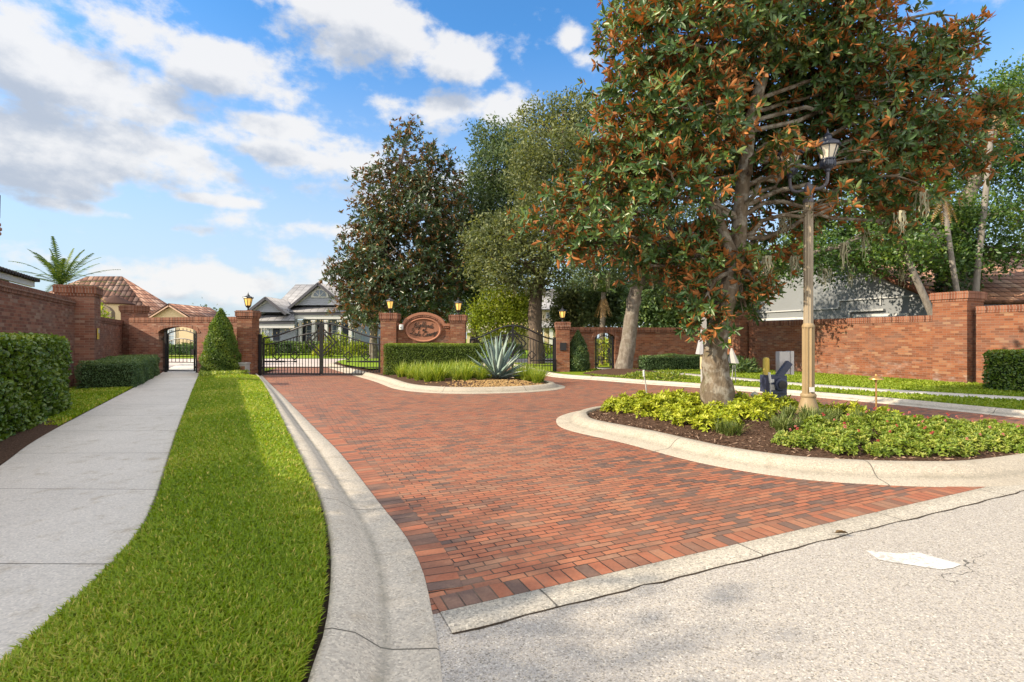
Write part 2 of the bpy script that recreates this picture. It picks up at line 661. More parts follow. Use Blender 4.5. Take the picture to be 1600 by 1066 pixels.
def brick_wall(name, tone=1.0, dirty=.5, hue=(1, 1, 1)):
    s = S(name)
    o = s.obj()
    x, y, z = s.xyz(o)
    wob = s.math('MULTIPLY', s.math('SUBTRACT', s.noise(o, 3.0, 2), .5), .006)
    v = s.vec(s.math('ADD', x, y), s.math('ADD', z, wob))
    bt = s.n('TexBrick', {'Vector': v, 'Color1': (0, 0, 0), 'Color2': (1, 1, 1), 'Mortar': (.5, .5, .5), 'Scale': 1.0, 'Mortar Size': .006,
                          'Mortar Smooth': .15, 'Bias': 0.0, 'Brick Width': .213, 'Row Height': .0715}, offset=.5)
    t = tone
    h = hue
    col = s.ramp(bt.outputs[0], [(0, (.20 * t * h[0], .082 * t * h[1], .056 * t * h[2])), (.22, (.26 * t * h[0], .098 * t * h[1], .062 * t * h[2])),
                                 (.6, (.34 * t * h[0], .125 * t * h[1], .074 * t * h[2])), (.86, (.39 * t * h[0], .165 * t * h[1], .10 * t * h[2])),
                                 (1, (.43 * t * h[0], .25 * t * h[1], .17 * t * h[2]))])
    fine = s.noise(o, 60, 4)
    col = s.mix(.28, col, s.mix(fine, (.08, .05, .04), (.55, .3, .2)), 'OVERLAY')
    big = s.noise(s.map(o, (.5, .5, 1.1)), 1.6, 5, .6)
    st = s.n('MapRange', {0: big, 1: .48, 2: .75, 3: 0, 4: dirty}).outputs[0]
    col = s.mix(st, col, (.17, .125, .105))
    eff = s.noise(s.map(o, (1.2, 1.2, 2.2)), 3.0, 6, .65)
    low = s.n('MapRange', {0: z, 1: 1.25, 2: .1, 3: 0, 4: 1}).outputs[0]
    ef = s.math('MULTIPLY', s.n('MapRange', {0: eff, 1: .52, 2: .72, 3: 0, 4: .55}).outputs[0], low, clamp=True)
    col = s.mix(ef, col, (.42, .36, .33))
    col = s.mix(s.math('MULTIPLY', bt.outputs[1], .9), col, (.31 * t, .20 * t, .145 * t))
    hgt = s.math('SUBTRACT', s.math('MULTIPLY', fine, .35), bt.outputs[1])
    return s.done(s.bsdf(col, .88, .15, s.bump(hgt, .006, .9)))


def soldier(name):
    s = S(name)
    o = s.obj()
    x, y, z = s.xyz(o)
    v = s.vec(s.math('ADD', x, y), z)
    bt = s.n('TexBrick', {'Vector': v, 'Color1': (0, 0, 0), 'Color2': (1, 1, 1), 'Mortar': (.5, .5, .5), 'Scale': 1.0, 'Mortar Size': .006,
                          'Brick Width': .0715, 'Row Height': .5}, offset=0.0)
    col = s.ramp(bt.outputs[0], [(0, (.12, .052, .034)), (.5, (.21, .086, .052)), (1, (.28, .14, .09))])
    fine = s.noise(o, 40, 4)
    col = s.mix(.3, col, s.mix(fine, (.1, .06, .05), (.5, .3, .2)), 'OVERLAY')
    col = s.mix(s.math('MULTIPLY', bt.outputs[1], .9), col, (.30, .23, .19))
    return s.done(s.bsdf(col, .88, .15, s.bump(s.math('SUBTRACT', s.math('MULTIPLY', fine, .3), bt.outputs[1]), .006)))


def paver(name, use_uv=False, rot=0.0, bw=.178, rh=.064):
    s = S(name)
    o = s.obj()
    wv = s.n('VectorMath', {0: s.noise(o, 1.1, 2, .5, True), 1: (.5, .5, .5)}, operation='SUBTRACT').outputs[0]
    wv = s.n('VectorMath', {0: wv, 'Scale': .05}, operation='SCALE').outputs[0]
    src = s.uv() if use_uv else s.n('VectorMath', {0: s.map(o, (1, 1, 1), (0, 0, rot)), 1: wv}).outputs[0]
    bt = s.n('TexBrick', {'Vector': src, 'Color1': (0, 0, 0), 'Color2': (1, 1, 1), 'Mortar': (.5, .5, .5), 'Scale': 1.0, 'Mortar Size': .0048,
                          'Mortar Smooth': .3, 'Brick Width': bw, 'Row Height': rh}, offset=.5)
    patch = s.noise(s.map(o, (.8, 1.3, 1), (0, 0, rot)), .55, 4, .6)
    sel = s.math('ADD', bt.outputs[0], s.math('MULTIPLY', s.math('SUBTRACT', patch, .5), .85))
    col = s.ramp(sel, [(0.0, (.085, .066, .062)), (.12, (.125, .085, .07)), (.26, (.185, .088, .058)), (.46, (.25, .095, .055)),
                       (.66, (.295, .105, .058)), (.85, (.315, .135, .075)), (1.0, (.235, .135, .09))])
    fine = s.noise(o, 55, 5, .65)
    med = s.noise(o, 9, 4, .6)
    col = s.mix(.15, col, (.25, .125, .075))
    col = s.mix(.5, col, s.mix(fine, (.12, .09, .08), (.85, .75, .7)), 'OVERLAY')
    col = s.mix(s.n('MapRange', {0: med, 1: .52, 2: .78, 3: 0, 4: .30}).outputs[0], col, (.30, .20, .14))
    dust = s.noise(o, .28, 3, .5)
    col = s.mix(s.n('MapRange', {0: dust, 1: .5, 2: .72, 3: 0, 4: .3}).outputs[0], col, (.27, .155, .10))
    gapn = s.noise(o, 2.2, 3)
    gap = s.mix(s.n('MapRange', {0: gapn, 1: .45, 2: .62, 3: 0, 4: 1}).outputs[0], (.028, .022, .019), (.12, .085, .062))
    col = s.mix(bt.outputs[1], col, gap)
    hgt = s.math('ADD', s.math('MULTIPLY', fine, .25), s.math('MULTIPLY', bt.outputs[0], .25))
    hgt = s.math('SUBTRACT', hgt, s.math('MULTIPLY', bt.outputs[1], 1.2))
    return s.done(s.bsdf(col, s.math('ADD', .6, s.math('MULTIPLY', med, .25)), .3, s.bump(hgt, .008, .9)))


def concrete(name, base=(.46, .43, .38), agg=.35, joint=0.0, stain=.5, jo=0.0, edge_dirt=0.0):
    s = S(name)
    o = s.obj()
    big = s.noise(o, .9, 5, .6)
    med = s.noise(o, 6, 5, .6)
    fine = s.noise(o, 130, 2, .5)
    vor = s.n('TexVoronoi', {'Vector': o, 'Scale': 95.0, 'Randomness': 1.0}).outputs['Color']
    vr = s.n('SeparateColor', {0: vor}).outputs[0]
    col = s.mix(big, tuple(b * .80 for b in base), tuple(min(1, b * 1.15) for b in base))
    col = s.mix(s.n('MapRange', {0: med, 1: .55, 2: .8, 3: 0, 4: stain}).outputs[0], col, tuple(b * f for b, f in zip(base, (.62, .56, .46))))
    spk = s.ramp(vr, [(0, (.14, .13, .12)), (.12, (.30, .28, .25)), (.5, (.5, .48, .45)), (.85, (.62, .57, .5)), (1, (.9, .86, .78))])
    col = s.mix(agg, col, spk, 'OVERLAY')
    col = s.mix(agg * .5, col, s.mix(fine, (.2, .2, .2), (.8, .8, .8)), 'OVERLAY')
    hgt = s.math('ADD', s.math('MULTIPLY', fine, .4), s.math('MULTIPLY', vr, .6))
    if joint:
        u, t, _ = s.xyz(s.uv())
        wob = s.math('MULTIPLY', s.math('SUBTRACT', s.noise(o, 7, 4), .5), .012)
        fr = s.math('FRACT', s.math('DIVIDE', s.math('ADD', s.math('ADD', u, wob), jo), joint))
        jn = s.math('LESS_THAN', s.math('ABSOLUTE', s.math('SUBTRACT', fr, .5)), .0055 / joint)
        col = s.mix(s.math('MULTIPLY', jn, .86), col, (.07, .065, .055))
        hgt = s.math('SUBTRACT', hgt, s.math('MULTIPLY', jn, 2.0))
        if edge_dirt:
            e = s.math('ABSOLUTE', s.math('SUBTRACT', t, .46))
            ed = s.n('MapRange', {0: e, 1: .09, 2: 0.0, 3: 0, 4: edge_dirt}).outputs[0]
            ed = s.math('MULTIPLY', ed, med)
            col = s.mix(ed, col, (.16, .15, .12))
    return s.done(s.bsdf(col, .85, .2, s.bump(hgt, .0022, .8)))


def aggregate(name):
    s = S(name)
    o = s.obj()
    v = s.n('TexVoronoi', {'Vector': o, 'Scale': 125.0}).outputs
    vr, vg, vb = s.n('SeparateColor', {0: v['Color']}).outputs
    col = s.ramp(vr, [(0, (.16, .145, .125)), (.10, (.27, .245, .215)), (.35, (.335, .313, .288)), (.7, (.385, .362, .333)), (.9, (.41, .365, .30)), (1, (.56, .53, .48))])
    v2 = s.n('SeparateColor', {0: s.n('TexVoronoi', {'Vector': o, 'Scale': 210.0}).outputs['Color']}).outputs[0]
    col = s.mix(.22, col, s.ramp(v2, [(0, (.1, .1, .1)), (.5, (.5, .5, .5)), (1, (.85, .83, .8))]), 'OVERLAY')
    big = s.noise(o, .55, 5, .6)
    col = s.mix(s.n('MapRange', {0: big, 1: .5, 2: .75, 3: 0, 4: .3}).outputs[0], col, (.30, .27, .235))
    med = s.noise(o, 2.6, 5, .65)
    col = s.mix(s.n('MapRange', {0: med, 1: .6, 2: .78, 3: 0, 4: .35}).outputs[0], col, (.25, .225, .20))
    # a few hairline cracks
    wv = s.n('VectorMath', {0: s.noise(o, 2.4, 4, .6, True), 'Scale': .55}, operation='SCALE').outputs[0]
    cv = s.n('TexVoronoi', {'Vector': s.n('VectorMath', {0: o, 1: wv}).outputs[0], 'Scale': .42}, feature='DISTANCE_TO_EDGE').outputs['Distance']
    ck = s.math('LESS_THAN', cv, s.math('MULTIPLY', s.math('SUBTRACT', s.noise(o, 1.2, 2), .47), .014))
    col = s.mix(s.math('MULTIPLY', ck, .8), col, (.05, .047, .042))
    hgt = s.math('SUBTRACT', s.math('ADD', vg, s.math('MULTIPLY', v2, .4)), s.math('MULTIPLY', ck, 2))
    return s.done(s.bsdf(col, .82, .25, s.bump(hgt, .003, .9)))


def ground_mat(name, c0, c1, c2, scale=30, bump=.02, patch=(1, 1, 1), big=.6):
    s = S(name)
    o = s.obj()
    n1 = s.noise(o, scale, 6, .7)
    n2 = s.noise(o, big, 4, .6)
    col = s.ramp(n1, [(.28, c0), (.5, c1), (.72, c2)])
    col = s.mix(s.n('MapRange', {0: n2, 1: .4, 2: .7, 3: 0, 4: .5}).outputs[0], col, s.mix(1.0, col, patch, 'MULTIPLY'))
    return s.done(s.bsdf(col, .95, .1, s.bump(n1, bump)))


def bark_mat(name, c0, c1, lich=None, la=.0, scale=9, bump=.02):
    s = S(name)
    o = s.obj()
    n1 = s.noise(s.map(o, (1, 1, .3)), scale, 6, .65)
    n2 = s.noise(o, 5.0, 5, .6)
    col = s.ramp(n1, [(.3, c0), (.7, c1)])
    if lich:
        col = s.mix(s.n('MapRange', {0: n2, 1: .50, 2: .60, 3: 0, 4: la}).outputs[0], col, lich)
        n3 = s.noise(o, 3.1, 5, .6)
        col = s.mix(s.n('MapRange', {0: n3, 1: .56, 2: .66, 3: 0, 4: la * .7}).outputs[0], col, (.075, .085, .03))
    return s.done(s.bsdf(col, .92, .1, s.bump(n1, bump)))


def stucco(name, col):
    s = S(name)
    o = s.obj()
    n = s.noise(o, 22, 5)
    b = s.noise(o, .7, 4)
    c = s.mix(b, tuple(x * .88 for x in col), tuple(min(1, x * 1.08) for x in col))
    return s.done(s.bsdf(c, .9, .15, s.bump(n, .006)))


def siding(name, col, pitch=.16):
    s = S(name)
    o = s.obj()
    x, y, z = s.xyz(o)
    f = s.math('FRACT', s.math('DIVIDE', z, pitch))
    c = s.mix(s.noise(o, 1.2, 4), tuple(v * .93 for v in col), tuple(min(1, v * 1.06) for v in col))
    return s.done(s.bsdf(c, .7, .25, s.bump(f, .02)))


def tile_roof(name, cols, pitch=.3, row=.38, barrel=.05):
    """uv in metres: u along the eave, v up the slope"""
    s = S(name)
    uv = s.uv()
    bt = s.n('TexBrick', {'Vector': uv, 'Color1': (0, 0, 0), 'Color2': (1, 1, 1), 'Mortar': (0, 0, 0), 'Scale': 1.0, 'Mortar Size': .012,
                          'Brick Width': pitch, 'Row Height': row}, offset=0.0)
    u, v, _ = s.xyz(uv)
    wv = s.math('ABSOLUTE', s.math('SINE', s.math('MULTIPLY', u, pi / pitch)))
    fv = s.math('FRACT', s.math('DIVIDE', v, row))
    col = s.ramp(bt.outputs[0], [(0, cols[0]), (.5, cols[1]), (1, cols[2])])
    col = s.mix(s.n('MapRange', {0: s.noise(uv, 1.3, 5, .65), 1: .55, 2: .8, 3: 0, 4: .3}).outputs[0], col, tuple(c * .7 for c in cols[0]))
    hgt = s.math('ADD', s.math('MULTIPLY', wv, barrel), s.math('MULTIPLY', s.math('SUBTRACT', 1, fv), .035))
    gap = s.math('LESS_THAN', fv, .2)
    gap = s.math('MULTIPLY', s.math('MAXIMUM', gap, s.math('LESS_THAN', wv, .3 if barrel > .05 else .12)), .8)
    col = s.mix(gap, col, tuple(c * .22 for c in cols[0]))
    return s.done(s.bsdf(col, .8, .2, s.bump(hgt, .5)))


def glass_mat(name, col=(.05, .06, .07)):
    s = S(name)
    return s.done(s.bsdf(col, .08, .6, Emission_Strength=0.0))


BRICK = brick_wall('brick_wall', .68, .55, (1, 1.08, .95))
BRICK_OLD = brick_wall('brick_weathered', .82, .66, (.90, 1.08, 1.22))
SOLDIER = soldier('brick_rowlock')
U_ANG = atan2(.414, .910)
PAVER = paver('brick_paving', rot=-U_ANG)
PAVER_EDGE = paver('brick_paving_edge', True, bw=.100, rh=.45)
CONC = concrete('curb_concrete', (.44, .405, .35), .42, 2.15, .6, .55, .95)
CONC_ISLE = concrete('island_curb_concrete', (.345, .315, .265), .40, 2.35, .6, .9, .8)
WALK = concrete('sidewalk_concrete', (.50, .475, .44), .28, 1.75, .75, .62)
BAND = concrete('edge_band_concrete', (.38, .36, .32), .62, 1.62, .4, .2)
AGG = aggregate('aggregate_street')
ROADFAR = concrete('inner_road', (.47, .41, .385), .3, 0, .3)
SOIL = ground_mat('soil', (.022, .017, .013), (.05, .037, .027), (.085, .062, .043), 45, .02)
MULCH = ground_mat('mulch', (.028, .017, .012), (.085, .05, .033), (.19, .12, .08), 55, .035)
LAWN = ground_mat('lawn', (.07, .11, .008), (.14, .20, .012), (.21, .26, .02), 60, .02, (1.2, 1.1, .8))
LAWN_FAR = ground_mat('lawn_far', (.11, .17, .012), (.16, .24, .018), (.21, .29, .03), 12, .03, (.8, .9, .9), .2)
GRASS = leaf_mat('grass_blade', (.12, .20, .010), (.23, .34, .013), (.55, .47, .12), None, .5, .3, .38, (1.5, 1.35, .5))
GRASS_R = leaf_mat('grass_blade_dry', (.12, .19, .014), (.22, .30, .022), (.34, .38, .07), None, .55, .25, .35, (1.4, 1.3, .5))
MAGNOLIA = leaf_mat('magnolia_leaf', (.020, .055, .016), (.052, .11, .026), (.15, .21, .045), (.33, .125, .030), .36, .42, .18, (1.8, 1.2, .45), .62)
MAGNOLIA_B = leaf_mat('magnolia_leaf_far', (.018, .042, .018), (.036, .068, .026), (.075, .105, .03), (.19, .095, .034), .36, .45, .15, (1.7, 1.3, .5), .6)
OAK_LIT = leaf_mat('oak_leaf', (.05, .072, .034), (.115, .14, .058), (.25, .26, .115), None, .55, .3, .32)
OAK_DARK = leaf_mat('oak_leaf_dark', (.036, .066, .034), (.075, .115, .05), (.145, .18, .075), None, .55, .3, .28)
YOUNG = leaf_mat('young_leaf', (.10, .155, .014), (.20, .26, .025), (.33, .36, .06), None, .5, .3, .4)
BROAD = leaf_mat('broad_leaf', (.024, .06, .022), (.058, .12, .026), (.19, .27, .05), None, .4, .4, .34)
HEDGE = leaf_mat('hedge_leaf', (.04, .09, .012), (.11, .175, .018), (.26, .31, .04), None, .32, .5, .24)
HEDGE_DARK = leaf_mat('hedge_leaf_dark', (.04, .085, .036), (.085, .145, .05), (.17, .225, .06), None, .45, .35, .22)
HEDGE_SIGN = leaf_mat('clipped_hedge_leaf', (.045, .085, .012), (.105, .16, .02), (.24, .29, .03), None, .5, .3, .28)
CONE = leaf_mat('cone_leaf', (.045, .095, .018), (.105, .175, .026), (.22, .28, .035), None, .45, .35, .28)
LIME = leaf_mat('lime_leaf', (.16, .22, .014), (.33, .38, .022), (.50, .50, .06), None, .45, .35, .3, (1.3, 1.2, .5))
BEDLEAF = leaf_mat('bed_leaf', (.075, .14, .018), (.19, .26, .03), (.36, .36, .08), None, .45, .35, .3)
LIRI = leaf_mat('liriope_blade', (.09, .16, .014), (.23, .31, .026), (.46, .50, .12), None, .45, .35, .3)
LIRI_D = leaf_mat('liriope_blade_dark', (.05, .08, .018), (.11, .15, .03), (.24, .27, .09), None, .5, .3, .25)
PALM = leaf_mat('palm_leaf', (.03, .065, .018), (.065, .115, .026), (.14, .19, .045), None, .65, .15, .2)
PALM_DRY = leaf_mat('palm_leaf_dry', (.30, .19, .04), (.46, .30, .06), (.55, .40, .10), None, .6, .2, .3)
PALM_BROWN = leaf_mat('palm_skirt', (.18, .11, .05), (.30, .19, .08), (.42, .28, .13), None, .7, .2, .2, (1.3, 1.1, .7))
IVY = leaf_mat('ivy_leaf', (.018, .045, .016), (.04, .085, .022), (.09, .14, .03), None, .45, .35, .22)
FLOWER = plain('flower_red', (.28, .035, .035), .6)
FLOWER_P = plain('flower_pink', (.34, .10, .09), .6)
MOSS = plain('spanish_moss', (.30, .285, .19), .95, .1)
BARK_M = bark_mat('magnolia_bark', (.065, .048, .032), (.20, .16, .115), (.36, .34, .29), .5, 9, .06)
BARK_D = bark_mat('dark_bark', (.05, .038, .03), (.15, .115, .09), None, 0, 9, .04)
BARK_G = bark_mat('grey_bark', (.10, .082, .065), (.21, .18, .15), (.32, .30, .26), .35, 12, .03)
BARK_P = bark_mat('palm_bark', (.13, .115, .10), (.24, .22, .195), None, 0, 14, .01)
IRON = plain('black_iron', (.012, .012, .014), .42, .5)
GOLD = plain('gilt_tip', (.50, .37, .15), .4, .5, .3)
AMBER = plain('amber_glass', (.72, .46, .13), .25, .5, 0, .2, 5, Emission_Color=(1, .62, .16, 1), Emission_Strength=.28)
FROST = plain('frosted_glass', (.62, .56, .45), .3, .5)
LAMPBLUE = plain('lamp_navy', (.028, .034, .055), .4, .5)
POLE = plain('pole_tan', (.25, .205, .145), .55, .35, 0, .25, 3, .002)
POLE_B = plain('pole_base_tan', (.255, .185, .10), .55, .35, 0, .2, 4, .002)
NAVY = plain('reader_navy', (.035, .045, .085), .45, .45)
GREYBOX = plain('grey_enclosure', (.36, .35, .34), .5, .4, 0, .1)
YELLOW = plain('bollard_yellow', (.56, .40, .06), .5, .4)
WHITE = plain('white_paint', (.58, .57, .55), .6, .3)
ARROW = ground_mat('road_paint', (.46, .45, .43), (.54, .53, .51), (.60, .59, .57), 40, .001)
OFFWHITE = plain('off_white_trim', (.52, .52, .51), .6)
COPPER = plain('copper', (.42, .24, .09), .4, .5, .6)
VALVE = plain('valve_green', (.05, .13, .075), .5)
TERRA = stucco('terracotta_plaque', (.29, .135, .085))
TERRA_L = stucco('terracotta_moulding', (.30, .14, .09))
INK = plain('bronze_letters', (.035, .028, .024), .45, .4, .4)
TAN = stucco('tan_stucco', (.60, .47, .30))
PINKT = stucco('beige_stucco', (.60, .46, .34))
BLUEG = siding('blue_grey_siding', (.29, .31, .37))
CREAM = stucco('cream_stucco', (.62, .53, .36))
GREYW = stucco('grey_white_stucco', (.20, .215, .23))
SHINGLE = tile_roof('grey_shingle', ((.22, .22, .23), (.27, .27, .285), (.32, .32, .335)), .6, .3, 0.0)
SHINGLE_L = tile_roof('pale_tile', ((.30, .27, .25), (.42, .38, .35), (.50, .46, .42)), .3, .35, .02)
TILE_T = tile_roof('terracotta_tile', ((.16, .075, .05), (.27, .145, .10), (.38, .25, .19)), .45, .6, .08)
TILE_G = tile_roof('grey_barrel_tile', ((.10, .085, .085), (.17, .145, .14), (.25, .21, .19)), .3, .4, .06)
TILE_R = tile_roof('orange_tile', ((.34, .17, .105), (.48, .265, .17), (.58, .37, .25)), .33, .48, .02)
FASCIA = plain('dark_fascia', (.06, .06, .075), .6)
GLASS = glass_mat('window_glass', (.10, .13, .17))
GLASS_L = glass_mat('window_glass_pale', (.30, .36, .42))
SHUTTER = plain('navy_shutter', (.035, .04, .06), .6)
STONE = None


# ================================================================== SETTING
Uv = np.array([.910, .414]) / hypot(.910, .414)
Vv = np.array([-Uv[1], Uv[0]])
B0 = np.array([-.375, 2.80])

sheet('ground', [(-400, -60), (400, -60), (400, 900), (-400, 900)], -.06, LAWN_FAR)
# street of exposed aggregate on the camera's side of the band
sheet('street', [B0 - Uv * 60, B0 + Uv * 60, B0 + Uv * 60 - Vv * 30, B0 - Uv * 60 - Vv * 30], 0.0, AGG)
sheet('brick_driveway', [B0 + Uv * -14, B0 + Uv * 16, (16.0, 14), (12, 26), (-20, 26), (-16, 14)], 0.0, PAVER)
# soldier course and concrete band along the street edge
a0, a1 = B0 - Uv * .02, B0 + Uv * 16
n = 120
A = np.linspace(a0, a1, n)
o = loft('brick_edge_course', A + Vv * .165, A, [(0, .007), (1, .007)], PAVER_EDGE)
o['kind'] = 'structure'
me = o.data
uvl = me.uv_layers[0].data
arr = np.zeros(len(uvl) * 2, dtype=np.float32)
uvl.foreach_get('uv', arr)
arr = arr.reshape(-1, 2)
arr[:, 1] = arr[:, 1] * .2 + .1
uvl.foreach_set('uv', arr.ravel())
jit = rng.normal(size=(n, 1)) * .006
o = loft('concrete_edge_band', A - Vv * .004, A - Vv * (.215 + jit), [(0, .0), (.02, .010), (.97, .010), (1, 0.0)], BAND)
o['kind'] = 'structure'
o = loft('band_joint', A - Vv * (.208 + jit), A - Vv * (.226 + jit * 1.6), [(0, .003), (1, .003)], SOIL)
o['kind'] = 'structure'

# --- left curb
out_px = [(403, 588), (418, 610), (441, 655), (467, 707), (498, 774), (512, 830), (516, 883), (508, 968), (494, 1016), (477, 1066)]
in_px = [(409, 586), (446, 623), (493, 670), (533, 710), (595, 789), (633, 837), (660, 891), (674, 951), (684, 1003), (691, 1066)]
out_g = [(-15.3, 29.5), (-12.7, 24.6)] + [G(x, y, .1) for x, y in out_px] + [(-.74, 1.6), (-.66, 1.0), (-.6, .3), (-.55, -1.5)]
in_g = [(-14.6, 29.5), (-12.0, 24.6)] + [G(x, y) for x, y in in_px] + [(-.22, 1.7), (-.12, 1.1), (-.02, .3), (.05, -1.5)]
NL = 160
CURB_OUT, _ = resample(catmull(out_g, 8), NL)
CURB_IN, _ = resample(catmull(in_g, 8), NL)
prof_l = [(0, 0.002), (.02, .012), (.40, .004), (.50, .012), (.60, .045), (.72, .085), (.92, .105), (.985, .10), (1, .04)]
o = loft('curb', CURB_IN, CURB_OUT, prof_l, CONC)
o['kind'] = 'structure'
# brick border laid along the curb
bi = catmull(in_g[2:13], 12)
bi, _ = resample(np.array([p for p in bi if (p - B0) @ Vv > .225]), 120)
o = loft('brick_border', offset(bi, .205, False), bi, [(0, .004), (1, .004)], PAVER_EDGE)
o['kind'] = 'structure'
uvl = o.data.uv_layers[0].data
arr = np.zeros(len(uvl) * 2, dtype=np.float32)
uvl.foreach_get('uv', arr)
arr = arr.reshape(-1, 2)
arr[:, 1] = arr[:, 1] * .2 + .1
uvl.foreach_set('uv', arr.ravel())

# --- left sidewalk
wl = [(-19.5, 31), (-16.3, 24.5), G(248, 585, .1), G(206, 607, .1), G(83, 671, .1), G(2, 725, .1), (-4.7, 4.2), (-4.25, 3), (-4.05, 1.5), (-4.0, -3)]
wr = [(-17.8, 31), (-14.6, 24.5), G(311, 586, .1), G(285, 650, .1), G(261, 721, .1), G(244, 774, .1), G(223, 821, .1), G(190, 864, .1),
      G(119, 935, .1), G(47, 997, .1), G(2, 1039, .1), (-2.1, 1.6), (-2.05, .8), (-2.0, -3)]
WALK_L, _ = resample(catmull(wl, 8), NL)
WALK_R, _ = resample(catmull(wr, 8), NL)
o = loft('sidewalk', WALK_L, WALK_R, [(0, .03), (.004, .094), (.012, .10), (.988, .10), (.996, .094), (1, .03)], WALK)
o['kind'] = 'structure'

# --- lawn strip between sidewalk and curb (soil shows along its edges)
sA = offset(WALK_R, .025, False)
sB = offset(CURB_OUT, -.03, False)


def strip_z(t, along):
    return .085 + .075 * np.sin(pi * np.clip(t, 0, 1)) ** .7


def lawn_strip(name, A, B, mat, m=14, zf=strip_z):
    n = len(A)
    t = np.linspace(0, 1, m)
    V = np.zeros((n, m, 3))
    for j in range(m):
        V[:, j, :2] = A + (B - A) * t[j]
        V[:, j, 2] = zf(t[j], np.arange(n))
    i, j = np.meshgrid(np.arange(n - 1), np.arange(m - 1), indexing='ij')
    a = (i * m + j).ravel()
    Fq = np.stack([a, a + 1, a + m + 1, a + m], 1)
    p = V.reshape(-1, 3)
    if np.cross(p[Fq[0, 1]] - p[Fq[0, 0]], p[Fq[0, 3]] - p[Fq[0, 0]])[2] < 0:
        Fq = Fq[:, ::-1]
    o = mesh_np(name, p, Fq, mat, smooth=True)
    o['kind'] = 'structure'
    return o


# cut to the part on this side of the gate
keepL = [i for i in range(NL) if -2 < WALK_R[i, 1] < 18.6]
keepC = [i for i in range(NL) if -2 < CURB_OUT[i, 1] < 18.6]
SA, _ = resample(sA[keepL], 120)
SB, _ = resample(sB[keepC], 120)
lawn_strip('lawn', SA, SB, LAWN)
loft('soil_bed', offset(SA, -.02, False), offset(SB, .05, False), [(0, .06), (1, .06)], SOIL)['kind'] = 'structure'


def grass_blades(name, pts, z, hmul, wmul, mat, label=None):
    """pts: n x 2 ground positions; real blades of grass, each bent once"""
    n = len(pts)
    h = (.03 + .048 * rng.random(n)) * hmul
    wd = (.0034 + .0028 * rng.random(n)) * wmul
    an = rng.random(n) * 2 * pi
    lean = .15 + .75 * rng.random(n)
    d = np.stack([np.cos(an), np.sin(an)], 1)
    s = np.stack([-d[:, 1], d[:, 0]], 1)
    b = np.column_stack([pts, z])
    mid = b.copy()
    mid[:, :2] += d * (h * lean * .35)[:, None]
    mid[:, 2] += h * .65
    tip = b.copy()
    tip[:, :2] += d * (h * lean * 1.0)[:, None]
    tip[:, 2] += h * (1.05 - .35 * lean)
    sw = np.column_stack([s * wd[:, None], np.zeros(n)])
    V = np.stack([b - sw, b + sw, mid + sw * .9, mid - sw * .9, tip], 1).reshape(-1, 3)
    k = np.arange(n)[:, None] * 5
    patch = .5 + .5 * np.sin(pts[:, 0] * 2.1 + 1.3 * np.sin(pts[:, 1] * 1.7)) * np.cos(pts[:, 1] * 1.3 + pts[:, 0])
    rn = np.clip(.60 * rng.random(n) + .32 * patch, 0, .86)
    rn[rng.random(n) < .05] = 1.0
    o = mesh_np(name, V, [k + np.array([[0, 1, 2, 3]]), k + np.array([[3, 2, 4]])], mat, attrs={'rnd': np.repeat(rn, 5)})
    o['kind'] = 'stuff'
    tag(o, label, None, None, 'stuff')
    return o


def strip_points(A, B, n, power):
    """random points in the strip, denser near the camera"""
    cen = (A + B) / 2
    seg = np.linalg.norm(np.diff(cen, axis=0), axis=1)
    wdt = np.linalg.norm(A - B, axis=1)[:-1]
    dist = np.maximum(np.linalg.norm(cen[:-1], axis=1), 1.6)
    vis = (cen[:-1, 1] > .9)
    p = seg * wdt * dist ** -power * vis
    i = rng.choice(len(seg), n, p=p / p.sum())
    f = rng.random(n)
    t = rng.random(n)
    a = A[i] + (A[i + 1] - A[i]) * f[:, None]
    b = B[i] + (B[i + 1] - B[i]) * f[:, None]
    return a + (b - a) * t[:, None], t


pts, t = strip_points(SA, SB, 330000, 1.5)
dd = np.linalg.norm(pts, axis=1)
grass_blades('grass', pts, strip_z(t, None) - .006, np.clip(.95 + .02 * dd, .9, 1.2), np.clip(dd / 3.6, .95, 2.9), GRASS)

# --- lawn and mulch between the left wall and the sidewalk
WALLDIR = np.array([-.5605, 1.0])
WALLDIR /= np.linalg.norm(WALLDIR)
WALLN = np.array([WALLDIR[1], -WALLDIR[0]])      # towards the sidewalk
kl = [i for i in range(NL) if -2 < WALK_L[i, 1] < 20.0]
LA, _ = resample(WALK_L[kl], 80)
wall_line = [np.array([-12.3, 14.3]) + WALLDIR * t for t in (6.4, -18)]
LBs = np.array([wall_line[0] + (wall_line[1] - wall_line[0]) * k / 79 for k in range(80)])
lawn_strip('lawn_beside_wall', offset(LA, -.03, False), LBs, LAWN, 6, lambda t, a: .09 + 0 * t)
m0, m1 = np.array([-6.4, 7.4]), np.array([-4.0, 3.0])
mi = [i for i in range(80) if LA[i, 1] < 8.6]
MA, _ = resample(offset(LA, -.012, False)[mi], 30)
MBs, _ = resample(LBs[[i for i in range(80) if LBs[i, 1] < 9.6]], 30)
loft('mulch_bed', MA, MBs, [(0, .085), (.04, .102), (1, .12)], MULCH)['kind'] = 'structure'

gp = []
while len(gp) < 16000:
    q = np.column_stack([rng.uniform(-13.4, -6.6, 4000), rng.uniform(8.2, 14.6, 4000)])
    s = (q - np.array([-12.3, 14.3])) @ WALLN
    wx = np.interp(q[:, 1], LA[::-1, 1], LA[::-1, 0])
    ok = (s > .02) & (q[:, 0] < wx - .03) & ~((q[:, 1] < 9.9) & (s > 3.4 * 0 + .0) & (q[:, 0] < -7.5 + 0 * s) & (q[:, 1] < 8.6))
    gp.extend(q[ok])
gp = np.array(gp[:16000])
grass_blades('grass_beside_wall', gp, np.full(len(gp), .085), 1.1, 2.6, GRASS)

